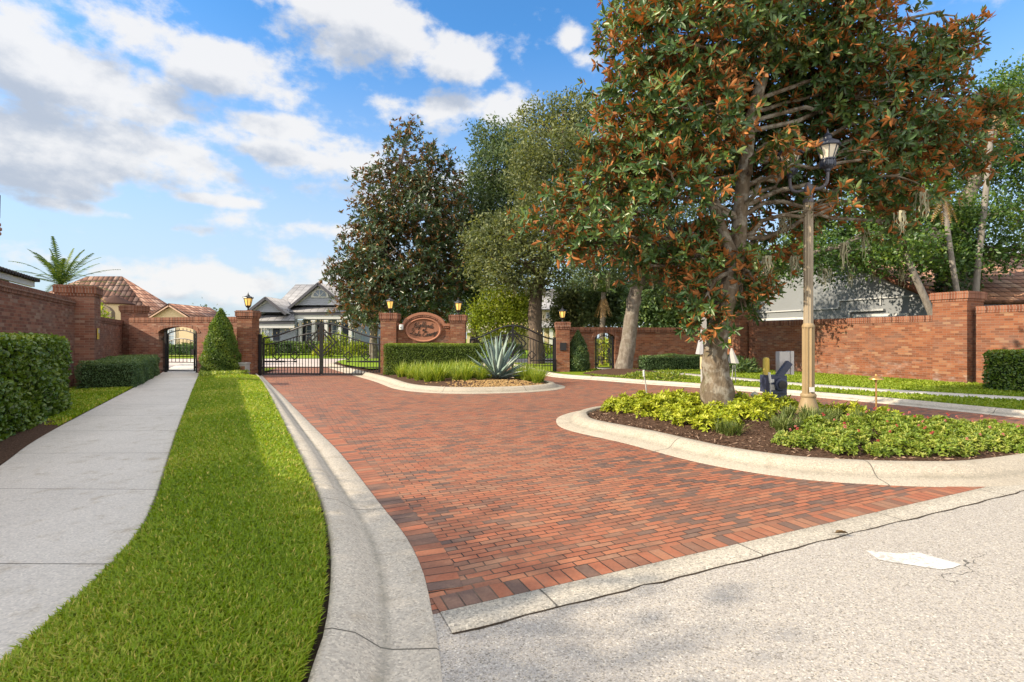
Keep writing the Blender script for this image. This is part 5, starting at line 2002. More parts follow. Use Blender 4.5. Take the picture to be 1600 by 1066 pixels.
def box_hedge(name, label, c, lx, ly, h, rz, n, L, W, mat, group=None, z0=.1, rough=.05, rnd=.06, cat='hedge', z_in=.0):
    """clipped hedge: leaves over the five open faces, uneven by rough"""
    r = thing(name, label, cat, (c[0], c[1], z0), rz, group)
    a, b = lx / 2, ly / 2
    core = MB().box(-a + .08, a - .08, -b + .08, b - .08, .0, h - .08)
    core.build('stems', CORE, r)
    areas = np.array([lx * ly, lx * h, lx * h, ly * h, ly * h])
    k = rng.choice(5, n, p=areas / areas.sum())
    u, v = rng.random(n) * 2 - 1, rng.random(n)
    Pn, Nn = np.zeros((n, 3)), np.zeros((n, 3))
    for f, (ax, sg) in enumerate(((2, 1), (1, -1), (1, 1), (0, -1), (0, 1))):
        s = k == f
        if ax == 2:
            Pn[s] = np.column_stack([u[s] * a, (v[s] * 2 - 1) * b, np.full(s.sum(), h)])
            Nn[s] = (0, 0, 1)
        elif ax == 1:
            Pn[s] = np.column_stack([u[s] * a, np.full(s.sum(), sg * b), v[s] * h])
            Nn[s] = (0, sg, 0)
        else:
            Pn[s] = np.column_stack([np.full(s.sum(), sg * a), u[s] * b, v[s] * h])
            Nn[s] = (sg, 0, 0)
    # round the arrises and roughen
    lump = .5 * np.sin(Pn[:, 0] * 5.1 + 1) * np.sin(Pn[:, 1] * 4.3 + 2) + .5 * np.sin(Pn[:, 2] * 6.7 + Pn[:, 0] * 3)
    dep = rng.random(n) ** 1.6 * .10 - .03
    Pn = Pn + Nn * (lump * rough - dep)[:, None]
    ex = np.maximum(0, np.abs(Pn[:, 0]) - (a - rnd)) + np.maximum(0, np.abs(Pn[:, 1]) - (b - rnd))
    ez = np.maximum(0, Pn[:, 2] - (h - rnd))
    Pn[:, 2] -= np.minimum(ex, .2) * (ez > 0) * .6
    D = unit(Nn * .55 + rng.normal(size=(n, 3)) * .75 + np.array([0, 0, .35]))
    N = unit(Nn * 1.0 + rng.normal(size=(n, 3)) * .45 + np.array([0, 0, .35]))
    ln = L * (.6 + .7 * rng.random(n))
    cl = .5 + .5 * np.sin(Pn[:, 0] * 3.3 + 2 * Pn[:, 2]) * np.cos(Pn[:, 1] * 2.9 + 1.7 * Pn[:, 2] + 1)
    # leaf tone is paler at the surface and on top
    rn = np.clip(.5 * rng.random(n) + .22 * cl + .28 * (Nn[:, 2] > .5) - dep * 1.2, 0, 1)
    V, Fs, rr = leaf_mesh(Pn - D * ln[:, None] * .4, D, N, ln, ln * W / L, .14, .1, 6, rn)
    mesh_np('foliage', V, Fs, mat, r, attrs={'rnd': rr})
    return r


def cone_shrub(name, label, c, h, rad, n, mat, L=.07, W=.035, z0=.1, group=None):
    r = thing(name, label, 'shrub', (c[0], c[1], z0), 0, group)
    q = MB()
    q.lathe([(rad * .72, .02), (rad * .8, h * .2), (rad * .68, h * .5), (rad * .38, h * .8), (.03, h * .95)], 14)
    q.tube([(0, 0, -.1), (0, 0, h * .5)], .05, 8)
    q.build('stem', CORE, r)
    t = rng.random(n) ** 1.15
    ph = rng.random(n) * 2 * pi
    prof = np.interp(t, [0, .08, .25, .5, .75, .92, 1], [.80, .94, 1.0, .86, .56, .22, .04])
    lump = 1 + .13 * np.sin(ph * 3 + t * 9) * np.sin(t * 17 + ph) + .10 * rng.normal(size=n) * .6
    rr_ = rad * prof * lump
    Pn = np.column_stack([rr_ * np.cos(ph), rr_ * np.sin(ph), t * h * (1 + .02 * rng.normal(size=n))])
    Nn = unit(np.column_stack([np.cos(ph), np.sin(ph), np.full(n, .45)]))
    D = unit(Nn * .5 + rng.normal(size=(n, 3)) * .7 + np.array([0, 0, .45]))
    N = unit(Nn + rng.normal(size=(n, 3)) * .5)
    ln = L * (.6 + .7 * rng.random(n))
    rn = np.clip(.65 * rng.random(n) + .35 * (.5 + .5 * np.sin(ph * 4 + t * 12)), 0, 1)
    V, Fs, ra = leaf_mesh(Pn - D * ln[:, None] * .4, D, N, ln, ln * W / L, .15, .1, 4, rn)
    mesh_np('foliage', V, Fs, mat, r, attrs={'rnd': ra})
    return r


wa = atan2(WALLDIR[1], WALLDIR[0])
hc = wl_pt(-7.75) + WALLN * 2.55
# near hedge: its sidewalk face runs from about (-6.9, 6.9) to (-8.6, 9.9)
mid = (np.array([-8.62, 9.95]) + np.array([-6.0, 5.3])) / 2 - WALLN * .55
box_hedge('hedge', 'tall clipped broad-leaved hedge at the left edge of the sidewalk', mid, 5.35, 1.1, 1.40, wa, 21000, .078, .046, HEDGE, 'clipped hedges', .1, .05)
mid = (np.array([-10.55, 14.3]) + np.array([-13.6, 19.7])) / 2 - WALLN * .62
box_hedge('hedge', 'low grey-green clipped hedge at the foot of the left wall before the arch', mid, 6.1, 1.25, .72, wa, 26000, .045, .022, HEDGE_DARK, 'clipped hedges', .1, .04)
box_hedge('hedge', 'square clipped hedge in front of the oval sign', (-2.95, 19.15), 3.5, .75, 1.12, .0, 26000, .045, .022, HEDGE_SIGN, 'clipped hedges', .14, .02, .04)
box_hedge('hedge', 'low dark hedge along the shaded brick wall right of the leaning oak', (7.9, 22.55), 4.6, .8, .62, radians(11), 13000, .06, .03, HEDGE_DARK, 'clipped hedges', .1, .07)
rha = rwa
mid = np.array([12.75, 13.85]) + RWD * 2.3 + RWN * .6
box_hedge('hedge', 'clipped glossy hedge at the right edge in front of the brick wall', mid, 4.6, 1.2, 1.0, rha, 20000, .062, .036, HEDGE, 'clipped hedges', .12, .05)
cone_shrub('cone_shrub', 'bright green cone-shaped shrub left of the double gate', (-11.0, 19.35), 2.42, .60, 17000, CONE)
cone_shrub('cone_shrub', 'dark green cone-shaped shrub left of the narrow arch', (2.78, 21.6), 1.66, .46, 9000, HEDGE_DARK)


def blob_shrub(name, label, c, rx, ry, rz_, n, L, W, mat, group=None, z0=.1, cat='shrub', core=True):
    r = thing(name, label, cat, (c[0], c[1], z0), 0, group)
    d = unit(rng.normal(size=(n, 3)))
    d[:, 2] = np.abs(d[:, 2])
    lump = 1 + .16 * np.sin(d[:, 0] * 6 + 1) * np.sin(d[:, 1] * 5 + d[:, 2] * 7)
    Pn = d * np.array([rx, ry, rz_]) * (lump * (.55 + .45 * rng.random(n) ** .5))[:, None]
    D = unit(d + rng.normal(size=(n, 3)) * .6 + np.array([0, 0, .3]))
    N = unit(d + rng.normal(size=(n, 3)) * .4 + np.array([0, 0, .4]))
    ln = L * (.6 + .7 * rng.random(n))
    V, Fs, ra = leaf_mesh(Pn, D, N, ln, ln * W / L, .15, .1, 4)
    mesh_np('foliage', V, Fs, mat, r, attrs={'rnd': ra})
    if core:
        q = MB()
        for k in range(7):
            a = k * .9
            q.tube([(0, 0, -.03), (rx * .35 * cos(a), ry * .35 * sin(a), rz_ * .4), (rx * .6 * cos(a), ry * .6 * sin(a), rz_ * .72)], [.012, .009, .004], 5)
        q.build('stems', BARK_D, r)
    return r


# hedges and bushes beyond the gates
for (px, y, rx, h_, lab) in ((330, 41.5, 3.2, .95, 'rounded hedge by the wall of the tan house, seen through the walk gate'),
                             (437, 42.5, 3.4, .9, 'dark hedge under the shuttered window of the grey house'),
                             (512, 42.3, 2.6, .75, 'green hedge before the porch of the grey house'),
                             (268, 38.8, 1.8, .7, 'dark low hedge seen through the walk gate')):
    box_hedge('far_hedge', lab, ((px - 800) / 800 * y, y), rx * 2, 1.2, h_, 0, 6000, .14, .08, HEDGE_DARK if 'dark' in lab else HEDGE, 'hedges in front of the houses', .22, .08)
for (px, y, rx, h_, mat_, lab) in ((408, 40.5, .95, 1.55, YOUNG, 'light green bush beside the shuttered window'),
                                   (527, 39, 1.3, 1.6, YOUNG, 'bright green bush in front of the porch columns'),
                                   (560, 38, 1.0, 1.0, YOUNG, 'yellow-green bush left of the back magnolia trunk'),
                                   (505, 38.5, .7, .7, LIME, 'lime shrub on the far lawn behind the gate centre'),
                                   (848, 43, 1.0, .8, YOUNG, 'round bright bush before the cream house'),
                                   (760, 42, 1.2, 1.0, CONE, 'green bush behind the agave gate'),
                                   (800, 41, 1.0, .9, HEDGE_DARK, 'dark bush behind the centre of the right gate')):
    blob_shrub('bush', lab, ((px - 800) / 800 * y, y), rx, rx * .8, h_, 1600, .16, .09, mat_, 'bushes inside the gates', .18)

# ground cover before the left gate pillar
gp = np.column_stack([rng.uniform(-12.0, -9.9, 5200), rng.uniform(17.6, 19.3, 5200)])
gx0 = np.interp(gp[:, 1], WALK_R[::-1, 1], WALK_R[::-1, 0])
gx1 = np.interp(gp[:, 1], CURB_OUT[::-1, 1], CURB_OUT[::-1, 0])
gp = gp[(gp[:, 0] > gx0 + .08) & (gp[:, 0] < gx1 - .06)]
D = unit(rng.normal(size=(len(gp), 3)) * .7 + np.array([0, 0, .8]))
V, Fs, ra = leaf_mesh(np.column_stack([gp, .10 + .14 * rng.random(len(gp))]), D, unit(rng.normal(size=(len(gp), 3)) * .5 + np.array([0, -.4, 1])), .11, .04, .15, .25, 4)
o = mesh_np('ground_cover', V, Fs, LIRI, attrs={'rnd': ra})
tag(o, 'yellow-green ground cover in front of the left gate pillar', None, None, 'stuff')
sheet('gate_bed', [(-12.15, 18.4), (-10.0, 18.4), (-9.9, 20.6), (-13.2, 20.6)], .092, MULCH)
sheet('walk_edge_lawn', [(-13.1, 19.9), (-14.6, 23.5), (-11.0, 24), (-10.2, 20.5), (-11.4, 19.6)], .088, LAWN)


# ================================================================== PLANTS OF THE SIGN ISLAND
def blades(n, base_r, L, W, spread, rise=1.0, seg=5, z=0.0, droop=1.2):
    """arching strap leaves from a tuft"""
    an = rng.random(n) * 2 * pi
    r0 = base_r * np.sqrt(rng.random(n))
    a2 = rng.random(n) * 2 * pi
    ln = L * (.6 + .5 * rng.random(n))
    out = spread * (.25 + .75 * rng.random(n))
    V = []
    d = np.column_stack([np.cos(an), np.sin(an), np.zeros(n)])
    sd = np.column_stack([-np.sin(an), np.cos(an), np.zeros(n)])
    b = np.column_stack([r0 * np.cos(a2), r0 * np.sin(a2), np.full(n, z)])
    for i in range(seg):
        t = i / (seg - 1)
        p = b + d * (ln * out * t)[:, None]
        p[:, 2] += ln * rise * (t - .5 * droop * out * t * t)
        w_ = W * (1 - t) ** .5 if i < seg - 1 else 0.0004
        V += [p - sd * w_ / 2, p + sd * w_ / 2]
    V = np.stack(V, 1).reshape(-1, 3)
    k = np.arange(n)[:, None] * (2 * seg)
    Fs = [k + np.array([[2 * i, 2 * i + 1, 2 * i + 3, 2 * i + 2]]) for i in range(seg - 1)]
    return V, Fs, np.repeat(np.clip(rng.random(n), 0, 1), 2 * seg)


def f_at(f, x, y):
    return float(f(np.array([x]), np.array([y]))[0])


tufts = []
for i in range(3):
    V, Fs, ra = blades(190, .12, .56, .017, .85)
    r = thing('liriope_clump', 'tmp', 'grass clump', (0, 0, 0))
    mesh_np('blades', V, Fs, LIRI, r, attrs={'rnd': ra})
    tufts.append(r)
SPOTS = []
for row, (y0, cnt) in enumerate(((17.9, 6), (17.15, 7), (16.4, 6), (15.7, 5))):
    for k in range(cnt):
        x = -3.85 + row * .42 + k * (.48 - .02 * row) + random.uniform(-.08, .08)
        SPOTS.append((x, y0 + random.uniform(-.12, .12), random.uniform(1.0, 1.3)))
used = [False] * 3
LL = 'strappy yellow-green liriope clump between the agave and the left sign pillar'
first = True
for i, (x, y, s) in enumerate(SPOTS):
    k = i % 3
    c = tufts[k] if not used[k] else copy_tree(tufts[k])
    used[k] = True
    c.location = (x, y, f_at(F1, x, y) - .01)
    c.rotation_euler = (0, 0, random.random() * 6)
    c.scale = (s, s, s)
    c['label'] = LL
    c['group'] = 'liriope clumps left of the agave'
for (x, y, s) in ((.5, 16.7, 1.3), (.85, 16.2, 1.25), (.2, 17.4, 1.2), (.75, 15.6, 1.1), (.45, 15.9, 1.15)):
    c = copy_tree(tufts[0])
    c.location = (x, y, f_at(F1, x, y) - .01)
    c.rotation_euler = (0, 0, random.random() * 6)
    c.scale = (s, s, s)
    c['label'] = 'strappy liriope clump right of the agave, in front of the right gate'
    c['group'] = 'liriope clumps right of the agave'

ag = thing('agave', 'big blue-grey agave rosette in the sign island, before the right driveway gate', 'agave', (-.46, 16.3, f_at(F1, -.46, 16.3)))
V, Fs = [], []
b = 0
for i in range(46):
    t = (i + .5) / 46
    an = i * 2.39996
    elv = radians(8 + 74 * t ** .85 + random.uniform(-4, 4))
    Ln = (1.05 + .35 * t) * random.uniform(.92, 1.05)
    d = np.array([cos(an) * cos(elv), sin(an) * cos(elv), sin(elv)])
    sd = np.array([-sin(an), cos(an), 0])
    nn = np.cross(sd, d) * -1
    if nn[2] < 0:
        nn = -nn
    seg = 7
    for k in range(seg):
        u = k / (seg - 1)
        wd = .085 * np.interp(u, [0, .25, .6, .85, 1], [.75, 1.0, .72, .33, .02])
        p = np.array([cos(an), sin(an), 0]) * .06 + np.array([0, 0, .10 * t]) + d * Ln * u + np.array([0, 0, -.06 * u * u * (1 - t)])
        V += [p - sd * wd + nn * wd * .55, p - nn * .012 * (1 - u), p + sd * wd + nn * wd * .55, p - nn * (.04 * (1 - u))]
    for k in range(seg - 1):
        a = b + 4 * k
        Fs += [(a, a + 1, a + 5, a + 4), (a + 1, a + 2, a + 6, a + 5), (a + 2, a + 3, a + 7, a + 6), (a + 3, a, a + 4, a + 7)]
    b += 4 * seg
AGAVE = leaf_mat('agave_leaf', (.15, .23, .20), (.21, .29, .26), (.29, .36, .32), None, .5, .35, .08, (1.1, 1.2, .9))
mesh_np('rosette', np.array(V), np.array(Fs), AGAVE, ag, attrs={'rnd': np.repeat(rng.random(46), 28)}, smooth=True)
blob_shrub('lime_shrub', 'small yellow shrub between the clipped hedge and the agave', (-1.35, 16.9), .34, .3, .42, 500, .08, .05, LIME, None, f_at(F1, -1.35, 16.9))
blob_shrub('lime_shrub', 'small pale shrub left of the yellow shrub at the hedge end', (-1.75, 17.6), .25, .22, .36, 300, .07, .04, HEDGE_SIGN, None, f_at(F1, -1.75, 17.6))
# river stones round the agave: past counting, one mass
V, Fs = [], []
b = 0
STONE = ground_mat('river_stone', (.17, .10, .045), (.30, .19, .08), (.40, .29, .16), 9, .01)
for i in range(800):
    x, y = random.gauss(-.3, .75), random.uniform(14.3, 15.7)
    if not inside(IN1, np.array([x]), np.array([y]))[0] or edge_dist(IN1, np.array([x]), np.array([y]))[0] < .06:
        continue
    z = f_at(F1, x, y)
    rx, ry, rz_ = random.uniform(.02, .05), random.uniform(.02, .042), random.uniform(.015, .026)
    n = 8
    ro = random.random() * 3
    ring = []
    for (s, h_) in ((.85, -.2), (1.0, .35), (.62, .85)):
        for k in range(n):
            a = 2 * pi * k / n
            ring.append((x + rx * s * cos(a) * cos(ro) - ry * s * sin(a) * sin(ro), y + rx * s * cos(a) * sin(ro) + ry * s * sin(a) * cos(ro), z + rz_ * h_))
    V += ring + [(x, y, z + rz_ * 1.05)]
    for j in range(2):
        for k in range(n):
            k2 = (k + 1) % n
            Fs.append((b + j * n + k, b + j * n + k2, b + (j + 1) * n + k2, b + (j + 1) * n + k))
    for k in range(n):
        Fs.append((b + 2 * n + k, b + 2 * n + (k + 1) % n, b + 3 * n, b + 3 * n))
    b += 3 * n + 1
quads = np.array([f for f in Fs if f[2] != f[3]])
tris = np.array([f[:3] for f in Fs if f[2] == f[3]])
o = mesh_np('gravel', np.array(V), [quads, tris], STONE, smooth=True)
tag(o, 'tan river stones spread around the agave', None, None, 'stuff')


# ================================================================== PLANTS OF THE MAIN ISLAND
def clump_mesh(name, n, rx, h, L, W, mat, r):
    d = unit(rng.normal(size=(n, 3)))
    d[:, 2] = np.abs(d[:, 2]) * .9 + .1
    d = unit(d)
    tp = d * np.array([rx, rx, h]) * (.55 + .45 * rng.random((n, 1)))
    ta = unit(d + rng.normal(size=(n, 3)) * .25 + np.array([0, 0, .5]))
    V, Fs, ra = whorl_leaves(tp, ta, rng.random(n), 7, L, W, (25, 78), 6, .15, .15)
    mesh_np(name, V, Fs, mat, r, attrs={'rnd': ra})
    q = MB()
    for j in rng.choice(n, min(14, n), replace=False):
        q.tube([(0, 0, -.02), tuple(tp[j] * .6 + np.array([0, 0, .02])), tuple(tp[j])], [.008, .006, .004], 5)
    q.build('stems', BARK_D, r)


protos = []
for i in range(4):
    r = thing('lime_shrub', 'tmp', 'shrub', (0, 0, 0))
    clump_mesh('foliage', 85, .24, .30, .085, .034, LIME, r)
    protos.append(r)
polyA = [(1.7, 9.25), (1.95, 8.2), (2.7, 7.35), (3.6, 7.4), (4.4, 8.4), (4.75, 9.0), (5.0, 9.9), (4.2, 10.1), (3, 10.4), (1.95, 10.1)]
polyA2 = [(5.15, 8.95), (5.5, 8.5), (6.1, 7.95), (6.5, 8.1), (5.4, 9.35)]
spots = []
for poly, step in ((polyA, .40), (polyA2, .40)):
    ys = np.arange(7.4, 10.6, step)
    for j, y in enumerate(ys):
        for x in np.arange(1.6, 6.6, step):
            xx, yy = x + (j % 2) * step * .5 + random.uniform(-.1, .1), y + random.uniform(-.1, .1)
            if inside(poly, np.array([xx]), np.array([yy]))[0]:
                if hypot(xx - 3.6, yy - 9.0) < .42 or hypot(xx - 4.92, yy - 8.5) < .27 or hypot(xx - 4.9, yy - 9.65) < .27:
                    continue
                if random.random() < .05:
                    continue
                spots.append((xx, yy))
spots += [(4.62, 9.2), (4.95, 9.2), (5.3, 9.15), (5.2, 8.95)]
used = [False] * 4
for i, (x, y) in enumerate(spots):
    k = i % 4
    c = protos[k] if not used[k] else copy_tree(protos[k])
    used[k] = True
    s = random.uniform(.68, .98)
    c.location = (x, y, f_at(F2, x, y) - .01)
    c.rotation_euler = (0, 0, random.random() * 6)
    c.scale = (s, s, s * random.uniform(.85, 1.1))
    c['group'] = 'lime shrubs around the magnolia'
    c['label'] = 'leafy lime-yellow shrub clump in the drift around the magnolia trunk and lamp post'

tuf = []
for i in range(3):
    r = thing('liriope_tuft', 'tmp', 'grass tuft', (0, 0, 0))
    V, Fs, ra = blades(55, .05, .21, .010, .95)
    mesh_np('blades', V, Fs, LIRI_D, r, attrs={'rnd': ra})
    tuf.append(r)
used = [False] * 3
polyB = [(2.75, 7.25), (3.15, 6.75), (3.7, 6.75), (4.6, 7.15), (5.7, 7.55), (5.6, 8.1), (4.4, 8.15), (3.5, 7.5)]
i = 0
while i < 34:
    x, y = random.uniform(2.6, 5.9), random.uniform(6.5, 8.3)
    if not inside(polyB, np.array([x]), np.array([y]))[0]:
        continue
    k = i % 3
    c = tuf[k] if not used[k] else copy_tree(tuf[k])
    used[k] = True
    s = random.uniform(.95, 1.45)
    c.location = (x, y, f_at(F2, x, y) - .005)
    c.rotation_euler = (0, 0, random.random() * 6)
    c.scale = (s, s, s)
    c['group'] = 'small liriope tufts in the mulch'
    c['label'] = 'small dark liriope tuft in the bare mulch in front of the lamp post'
    i += 1

# bedding plants with red flowers, individual plants in a drift
polyC = [(3.2, 6.32), (3.9, 5.98), (4.7, 5.9), (5.5, 5.98), (6.5, 6.35), (7.8, 6.75), (7.4, 7.2), (6.4, 8.0), (5.9, 7.75), (4.8, 7.2), (3.9, 6.8)]
bed = []
for i in range(4):
    r = thing('bedding_plant', 'tmp', 'plant', (0, 0, 0))
    clump_mesh('foliage', 130, .17, .18, .048, .021, BEDLEAF, r)
    for k in range((0, 1, 1, 0)[i]):
        q = MB()
        a, rr_ = random.random() * 6.28, random.uniform(.02, .15)
        for j in range(5):
            a2 = j * 1.256
            x0, y0, z0 = rr_ * cos(a) + .010 * cos(a2), rr_ * sin(a) + .010 * sin(a2), .20 + random.uniform(0, .04)
            q.box(x0 - .008, x0 + .008, y0 - .008, y0 + .008, z0, z0 + .010)
        q.build('flower', FLOWER if i % 2 else FLOWER_P, r)
    bed.append(r)
used = [False] * 4
i = 0
for j, y in enumerate(np.arange(5.8, 8.1, .25)):
    for x in np.arange(3.0, 8.0, .27):
        xx, yy = x + (j % 2) * .13 + random.uniform(-.07, .07), y + random.uniform(-.07, .07)
        if not inside(polyC, np.array([xx]), np.array([yy]))[0] or hypot(xx - 5.83, yy - 8.2) < .2:
            continue
        k = int(rng.integers(0, 4))
        c = bed[k] if not used[k] else copy_tree(bed[k])
        used[k] = True
        s = random.uniform(.72, 1.08)
        c.location = (xx, yy, f_at(F2, xx, yy) - .01)
        c.rotation_euler = (0, 0, random.random() * 6)
        c.scale = (s, s, s)
        c['group'] = 'red-flowering bedding plants'
        c['label'] = 'low green bedding plant of the red-flowering drift, right of the lamp post'
        i += 1
print('shrubs', len(spots), 'bed', i)

# mulch chips: past counting
n = 9000
q = np.column_stack([rng.uniform(1.2, 8.2, n * 2), rng.uniform(5.7, 10.8, n * 2)])
q = q[inside(IN2, q[:, 0], q[:, 1])]
q = q[edge_dist(IN2, q[:, 0], q[:, 1]) > .03]
d = unit(np.column_stack([rng.normal(size=(len(q), 2)), rng.normal(size=len(q)) * .25]))
N = unit(np.column_stack([rng.normal(size=(len(q), 2)) * .5, np.ones(len(q))]))
V, Fs, ra = leaf_mesh(np.column_stack([q, F2(q[:, 0], q[:, 1]) + .004 + .01 * rng.random(len(q))]), d, N, .03 + .05 * rng.random(len(q)), .012 + .012 * rng.random(len(q)), .1, .05, 4)
CHIP = leaf_mat('mulch_chip', (.035, .02, .013), (.12, .07, .045), (.30, .21, .15), None, .9, .1, .0)
o = mesh_np('mulch_chips', V, Fs, CHIP, attrs={'rnd': ra})
tag(o, 'brown bark chips covering the main island bed', None, None, 'stuff')
# mulch mound round the leaning oak
sheet('oak_mulch', [(2.9, 18.9), (4.2, 17.4), (5.4, 17.9), (6.1, 19.3), (5.7, 21.2), (4.6, 22.4), (3.9, 21.4), (3.2, 20.4)], .11, MULCH)
q = MB()
V, Fs = [], []
for k, (rr_, z) in enumerate(((1.55, .10), (1.1, .19), (.6, .27), (.1, .30))):
    for j in range(20):
        a = 2 * pi * j / 20
        V.append((4.42 + rr_ * 1.05 * cos(a), 20.1 + rr_ * 1.0 * sin(a), z))
for k in range(3):
    for j in range(20):
        j2 = (j + 1) % 20
        Fs.append((k * 20 + j, k * 20 + j2, (k + 1) * 20 + j2, (k + 1) * 20 + j))
o = q.add(V, Fs).build('mulch_mound', MULCH, None, True)
o['kind'] = 'structure'
for (px, py, s, lab) in ((1040, 592, .5, 'low weedy green plant in the mulch right of the leaning oak'), (1000, 590, .35, 'small weedy plant beside the leaning oak mulch')):
    x, y = G(px, py, .12)
    blob_shrub('weed_plant', lab, (x, y), s * 1.6, s, s * .5, 700, .10, .045, BEDLEAF, None, .1)
blob_shrub('shrub', 'small dark agapanthus-like plant behind the magnolia trunk by the corner pillar', (9.1, 20.6), .75, .6, .5, 900, .2, .05, HEDGE_DARK, None, .1)
blob_shrub('shrub', 'grey-blue weed at the foot of the thick left pillar', tuple(cp + WALLN * .55 - WALLDIR * .35), .22, .2, .5, 260, .09, .04, OAK_DARK, None, .09)


# ================================================================== TREES
def B(px, py, Y, rx, ry, wt=1.0, dp=None):
    """blob seen at px,py at distance Y with half sizes in pixels"""
    k = Y / F
    return (P(px, py, Y), np.array([rx * k, (dp if dp is not None else (rx + ry) * .5 * k), ry * k]), wt)


# --- magnolia on the island
Y0 = 9.0
tr = [P(1121, 655, Y0), P(1120, 600, Y0), P(1117, 560, Y0), P(1121, 520, Y0 - .05), P(1134, 470, Y0), P(1147, 420, Y0 + .05), P(1154, 370, Y0), P(1158, 310, Y0 - .1),
      P(1166, 250, Y0), P(1172, 190, Y0 + .1), P(1192, 120, Y0), P(1212, 40, Y0), P(1220, -60, Y0), P(1215, -160, Y0)]
rd = [.33, .25, .205, .185, .165, .145, .13, .125, .12, .11, .095, .08, .055, .03]
bl = [B(1190, 20, 9.0, 190, 90), B(1080, 70, 8.4, 120, 80), B(1230, 110, 9.6, 130, 85), B(1330, 60, 9.0, 75, 70), B(1130, -80, 9.2, 190, 80), B(1260, -70, 9.0, 120, 80),
      B(1010, 60, 9.6, 75, 75), B(1000, 150, 9.0, 70, 70), B(1090, 170, 8.2, 85, 70), B(990, 240, 8.6, 85, 60), B(1060, 290, 8.2, 80, 60), B(930, 300, 8.8, 75, 45), B(865, 345, 9.0, 48, 26),
      B(960, 365, 8.5, 75, 35), B(1340, 150, 9.3, 80, 65), B(1430, 150, 9.6, 60, 40), B(1480, 95, 9.8, 42, 34, 1.8), B(1500, 66, 9.8, 26, 20, 3), B(1500, 185, 9.6, 55, 30), B(1548, 178, 9.6, 26, 18, 3), B(1440, 85, 9.8, 40, 40, 1.6),
      B(1440, 225, 9.4, 75, 45), B(1520, 235, 9.7, 32, 24), B(1345, 240, 9.5, 75, 48), B(1265, 305, 10.0, 70, 55), B(1222, 205, 8.0, 24, 30), B(1228, 262, 8.05, 26, 22), B(1300, 325, 8.3, 30, 18), B(1345, 250, 8.4, 28, 26), B(1350, 310, 9.2, 65, 35), B(1420, 300, 9.4, 55, 32), B(1390, 345, 9.2, 30, 18),
      B(1180, 250, 10.4, 90, 100), B(1110, 380, 9.2, 50, 36), B(1205, 372, 9.8, 50, 34), B(1060, 390, 9.0, 55, 28), B(1096, 470, 8.72, 26, 52, 1.9), B(1088, 405, 8.8, 38, 34, 1.2), B(1172, 425, 8.75, 22, 40, 1.3), B(890, 372, 8.9, 40, 20, 1.3), B(1020, 415, 8.8, 34, 24), B(1185, 440, 9.2, 24, 34, .9),
      B(1165, 480, 9.1, 12, 22, .9), B(1000, 395, 9.3, 40, 22), B(1200, 180, 10.6, 120, 110), B(1060, 200, 10.4, 110, 100), B(1330, 180, 10.6, 70, 80)]
ms = []
for (px, py, ln) in ((1318, 380, .55), (1350, 360, .6), (1242, 400, .5), (1076, 375, .45), (1200, 400, .45), (1275, 330, .4), (1440, 300, .5), (990, 390, .35), (1290, 420, .35), (1410, 330, .4), (1030, 400, .4), (1225, 335, .5)):
    ms.append((*P(px, py, 8.6 + random.random()), ln))
mg = tree('magnolia_tree', 'large magnolia with rusty leaf undersides and lichen-spotted trunk on the planted island', (3.61, 9.0, .2), tr, rd, bl, MAGNOLIA, BARK_M, 'whorl',
          1750, .18, 6, 9, .15, .05, None, .35, ms, nsub=5, tmin=.38, r0=.36, twig=.016, sides=14)

q = MB()
base = np.array(mg.location)
q.tube(catmull([P(1149, 412, 9.0) - base, P(1132, 372, 8.9) - base, P(1114, 320, 8.8) - base, P(1100, 262, 8.75) - base, P(1080, 200, 8.7) - base], 4), np.linspace(.125, .045, 17), 10)
q.build('fork_limb', BARK_M, mg, True)

# --- magnolia beyond the gate
tr = [P(584, 566, 32), P(584, 520, 32), P(590, 450, 32), P(600, 380, 32), P(615, 300, 32), P(632, 230, 32), P(640, 200, 32)]
bl = [B(640, 212, 32, 22, 22), B(645, 250, 31.5, 45, 40), B(680, 280, 32, 40, 40), B(610, 300, 31.5, 52, 45), B(660, 330, 31, 60, 55), B(590, 350, 32, 48, 45), B(700, 350, 32, 30, 60), B(620, 390, 30.8, 65, 50),
      B(570, 400, 32, 42, 45), B(680, 420, 31.5, 50, 55), B(630, 450, 31, 80, 45), B(550, 445, 32, 40, 38), B(600, 490, 31, 65, 28), B(560, 485, 31.8, 35, 22), B(690, 480, 32, 38, 30), B(530, 425, 32, 22, 16),
      B(640, 380, 34.5, 80, 120), B(590, 440, 34.5, 60, 60)]
tree('magnolia_tree', 'dark conical magnolia rising behind the oval entrance sign', (P(584, 566, 32)[0], 32, .1), tr, [.30, .24, .2, .17, .13, .08, .04], bl, MAGNOLIA_B, BARK_G, 'whorl',
     1500, .30, 5, 6, .30, .12, None, .55, None, nsub=3, tmin=.25, kind=4, twig=.03)

